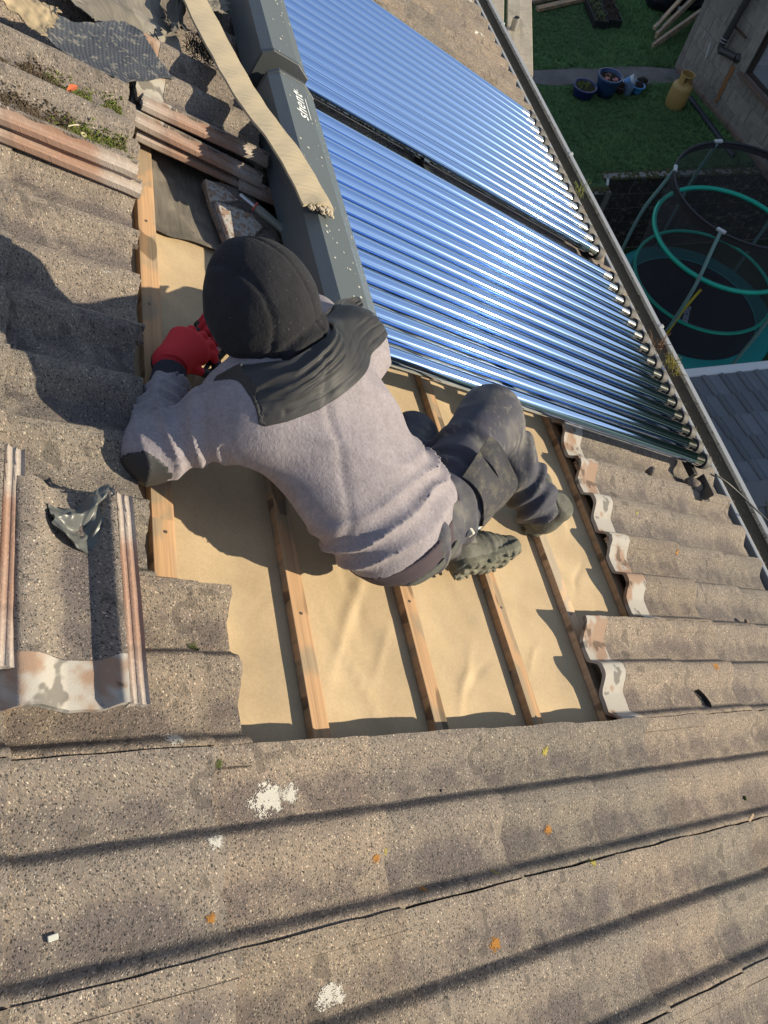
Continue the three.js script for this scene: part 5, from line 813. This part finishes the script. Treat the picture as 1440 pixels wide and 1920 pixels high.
// ---------- trampoline ----------
{
  const t = thing('trampoline', 'round trampoline with green pad, net enclosure and green posts', 'trampoline'); t.position.set(6.25, YARD, -5.38); const MY = 0.55;
  const green = mat([0.02, 0.27, 0.25], 0.5), brightG = mat([0.015, 0.5, 0.34], 0.5), post = mat([0.22, 0.38, 0.36], 0.35), black = mat([0.012, 0.013, 0.02], 0.8);
  part(t, 'mat', new THREE.CylinderGeometry(0.89, 0.89, 0.012, 64).translate(0, MY, 0), black);
  part(t, 'pad', new THREE.LatheGeometry([[0.86, MY + 0.012], [0.9, MY + 0.028], [1.05, MY + 0.03], [1.09, MY + 0.005], [1.095, MY - 0.05], [1.08, MY - 0.05], [1.07, MY - 0.005], [0.88, MY]].map(q => new THREE.Vector2(...q)), 72), green);
  part(t, 'frame_ring', new THREE.TorusGeometry(1.04, 0.022, 8, 64).rotateX(Math.PI / 2).translate(0, MY - 0.035, 0), post);
  const RY = 2.2, RR = 0.85, off = V(-0.1, 0, -0.04); part(t, 'net_sleeve', new THREE.CylinderGeometry(0.853, 0.853, 0.075, 72, 1, true).translate(off.x, RY - 0.04, off.z), mat([0.03, 0.03, 0.034], 0.8, { side: THREE.DoubleSide }));
  part(t, 'top_ring', new THREE.TorusGeometry(RR, 0.014, 8, 72).rotateX(Math.PI / 2).translate(off.x, RY, off.z), mat([0.025, 0.025, 0.03], 0.6));
  for (const a of [140, 210, 270, 330, 30, 90]) {
    const q = a * Math.PI / 180, c = Math.cos(q), s = Math.sin(q), p0 = V(1.07 * c, 0, 1.07 * s), p1 = V(1.07 * c, 1.6, 1.07 * s), p2 = V(off.x + RR * c, RY, off.z + RR * s), m = p1.clone().lerp(p2, 0.15).add(V(0, 0.02, 0));
    const o = part(t, 'post', new THREE.TubeGeometry(new THREE.CatmullRomCurve3([p0, p0.clone().lerp(p1, 0.5), p0.clone().lerp(p1, 0.93), m, p2.clone().lerp(p1, 0.4), p2], false, 'centripetal'), 40, 0.02, 10), post);
    part(o, 'post_cap', bx(0.1, 0.03, 0.04, 0, 0, 0, 0.008).rotateY(-q + Math.PI / 2).translate(p2.x, p2.y + 0.012, p2.z), mat([0.5, 0.52, 0.52], 0.4));
    part(o, 'leg', bar(V(0.95 * c, 0.02, 0.95 * s), V(1.03 * c, MY - 0.05, 1.03 * s), 0.02), post);
  }
  const netG = new THREE.LatheGeometry([[0.87, MY + 0.02], [0.865, 1.0], [0.855, 1.6], [0.85, RY]].map(q => new THREE.Vector2(...q)), 72), np = netG.attributes.position;
  const shift = (y) => clamp((y - MY) / (RY - MY)); for (let i = 0; i < np.count; i++) { const k = shift(np.getY(i)); np.setXYZ(i, np.getX(i) + off.x * k, np.getY(i), np.getZ(i) + off.z * k); }
  part(t, 'net', netG, new THREE.MeshStandardMaterial({ color: lin(0.06, 0.06, 0.066), roughness: 0.9, transparent: true, opacity: 0.45, side: THREE.DoubleSide }));
  for (const [y, w, m] of [[1.62, 0.026, brightG], [1.0, 0.02, brightG]]) { const k = shift(y); part(t, 'net_hoop', new THREE.TorusGeometry(0.85, w, 8, 72).rotateX(Math.PI / 2).translate(off.x * k, y, off.z * k), m); }
  const cv = document.createElement('canvas'); cv.width = 512; cv.height = 192; const x = cv.getContext('2d'); x.fillStyle = '#000'; x.fillRect(0, 0, 512, 192); x.fillStyle = '#fff'; x.font = 'italic bold 120px sans-serif'; x.textBaseline = 'middle'; x.fillText('THORBE', 6, 64); x.font = 'bold 44px sans-serif'; x.fillText('SPORTS', 250, 156);
  const lt = part(t, 'lettering', new THREE.PlaneGeometry(0.42, 0.16).rotateX(-Math.PI / 2), new THREE.MeshStandardMaterial({ color: lin(0.55, 0.58, 0.65), roughness: 0.8, alphaMap: new THREE.CanvasTexture(cv), transparent: true })); lt.position.set(-0.12, MY + 0.011, 0.12); lt.rotation.y = -2.15;
  single('strap', tube([V(5.62, -4.05, -4.78), V(5.5, -4.3, -4.72), V(5.42, -4.6, -4.66), V(5.36, -4.9, -4.62)], 0.016, 16, 6), mat([0.55, 0.42, 0.03], 0.6), 'yellow strap hanging on the trampoline net', 'strap');
  single('warning_tag', bx(0.16, 0.004, 0.1, 0, 0, 0, 0.001), mat([0.6, 0.55, 0.56], 0.6), 'white paper tag lying on the trampoline pad', 'tag').position.set(5.32, YARD + MY + 0.05, -5.62);
}
// ---------- neighbouring roof below the gutter ----------
{
  const t = thing('porch_roof', 'dark grey tile-effect porch roof with white gutter beyond the eave', 'roof'); const X0 = 2.95, ze = -2.84, ye = -3.0, zr = -1.68, yr = -2.75; t.position.set(X0, ye, ze);
  const S = Math.hypot(zr - ze, yr - ye), al = Math.atan2(yr - ye, zr - ze), cw = 0.165, rh = S / 5;
  const tg = sheet(10, 3, (a, b) => { const q = a * cw; return V(q, 0.02 + 0.024 * Math.exp(-Math.pow((a - 0.15) / 0.12, 2)) + 0.005 * Math.exp(-Math.pow((a - 0.6) / 0.15, 2)) + 0.016 * (1 - b) * 0, rh * 1.06 * b); }, 0.008, [cw, rh]); tg.translate(0, 0, -rh * 0.03);
  const ms = [0.9, 1.05, 1.2].map(k => new THREE.MeshStandardMaterial({ color: lin(0.085 * k, 0.096 * k, 0.112 * k), roughness: 0.34, bumpMap: texClone(noiseBump, 12, 12), bumpScale: 0.001 })), r = rng(71);
  const lay = (y0, z0, ang, rows, flip) => { for (let j = 0; j < rows; j++) for (let i = 0; i < 17; i++) { const o = part(t, 'roof_tile', tg, ms[Math.floor(r() * 3)]); o.position.set(i * cw, y0 + Math.sin(ang) * j * rh, z0 + Math.cos(ang) * j * rh); o.rotation.x = -ang + 0.075; } };
  lay(0, 0, al, 5);
  part(t, 'ridge_cap', merge([bx(2.85, 0.025, 0.2, 1.4, yr - ye + 0.03, zr - ze + 0.06, 0.01)]), mat([0.1, 0.108, 0.112], 0.4));
  part(t, 'near_slope', boxUV(new THREE.BoxGeometry(2.85, 0.04, 1.4).rotateX(0.42).translate(1.4, yr - ye - 0.27, zr - ze + 0.75)), mat([0.12, 0.125, 0.125], 0.35)); for (let i = 0; i < 8; i++) part(t, 'seam_roll', bx(0.05, 0.05, 1.4, 0, 0, 0, 0.02).rotateX(0.42).translate(0.2 + i * 0.36, yr - ye - 0.24, zr - ze + 0.76), mat([0.16, 0.165, 0.165], 0.35));
  part(t, 'white_gutter', bx(2.9, 0.07, 0.09, 1.42, -0.01, -0.06, 0.015), mat([0.55, 0.56, 0.56], 0.4)); for (const x of [0.75, 1.9]) part(t, 'gutter_joint', bx(0.03, 0.085, 0.1, x, -0.005, -0.06, 0.008), mat([0.6, 0.6, 0.6], 0.4));
  part(t, 'porch_wall', new THREE.BoxGeometry(2.7, 2.45, 2.3).translate(1.4, -1.325, 1.28), mat([0.35, 0.33, 0.3], 0.9)); part(t, 'soffit', new THREE.BoxGeometry(2.8, 0.02, S * 0.99).rotateX(-al).translate(1.4, (yr - ye) / 2 - 0.02, (zr - ze) / 2), mat([0.05, 0.05, 0.05], 0.9));
}
// pale boards lying just outside the gutter with a steel tube standing through them
{
  const d = V(0.31, 0, -0.95).normalize(), bm = new THREE.MeshStandardMaterial({ map: texClone(blockTex, 1.2, 1.2), color: lin(2.2, 2.05, 1.7), roughness: 0.8 });
  for (const [x, z, l] of [[2.97, -5.35, 'pale scaffold board beside the gutter with a steel tube through it'], [2.76, -5.45, 'pale scaffold board half hidden behind the gutter']]) { const o = single('scaffold_board', boxUV(bx(0.2, 0.038, 2.2)), bm, l, 'board', 'scaffold boards'); o.position.copy(V(x, -1.74, z)).addScaledVector(d, 0.62); o.rotation.y = -Math.atan2(0.31, 0.95); }
  const s = thing('scaffold_tube', 'short open steel tube standing on the pale board', 'tube'); s.position.set(2.95, -1.72, -5.46); part(s, 'pipe', new THREE.LatheGeometry([[0.024, 0], [0.028, 0], [0.028, 0.09], [0.024, 0.09], [0.024, 0]].map(q => new THREE.Vector2(...q)), 20), mat([0.35, 0.34, 0.32], 0.4, { metalness: 0.6 }));
}
// added unseen hedge, sized to block the sun from lawn and yard
{
  const t = thing('added_shade_hedge', 'added unseen hedge that shades lawn and yard', 'hedge'); t.position.set(11.6, YARD, -3.2); const H = 5.66, L = 14.6, r = rng(505);
  const g = new THREE.BoxGeometry(1.1, H - 0.1, L, 6, 26, 70).translate(0, H / 2 - 0.05, 0), p = g.attributes.position; for (let i = 0; i < p.count; i++) { const x = p.getX(i), y = p.getY(i), z = p.getZ(i), k = fbm(x * 2 + 9, y * 2, z * 2, 3) - 0.5; p.setXYZ(i, x + Math.sign(x) * 0.35 * k, y + (y > 4 ? 0.12 * k : 0), z); } g.computeVertexNormals();
  part(t, 'foliage', g, mat([0.035, 0.06, 0.02], 0.95));
  const gs = []; for (let i = 0; i < 5000; i++) { const top = r() < 0.2, y = top ? H - 0.12 : H * r(), z = (r() - 0.5) * L, x = top ? (r() - 0.5) * 1.1 : (r() < 0.5 ? -1 : 1) * (0.5 + 0.15 * r()); gs.push(new THREE.ConeGeometry(0.05, 0.2, 4, 1).scale(1, 1, 0.35).rotateX((r() - 0.5) * 1.4).rotateZ(-Math.sign(x) * (top ? 0.2 : 1.0) * r()).rotateY(r() * 3).translate(x, y, z)); }
  const s = part(t, 'sprays', merge(gs), mat([0.045, 0.08, 0.025], 0.9)); s.userData.kind = 'stuff';
  for (let i = 0; i < 12; i++) part(t, 'trunk', new THREE.CylinderGeometry(0.07, 0.11, 1.2, 8).translate(0, 0.6, -6.8 + i * 1.24), mat([0.08, 0.06, 0.045], 0.95));
}
shadowOn(scene); renderer.render(scene, camera);
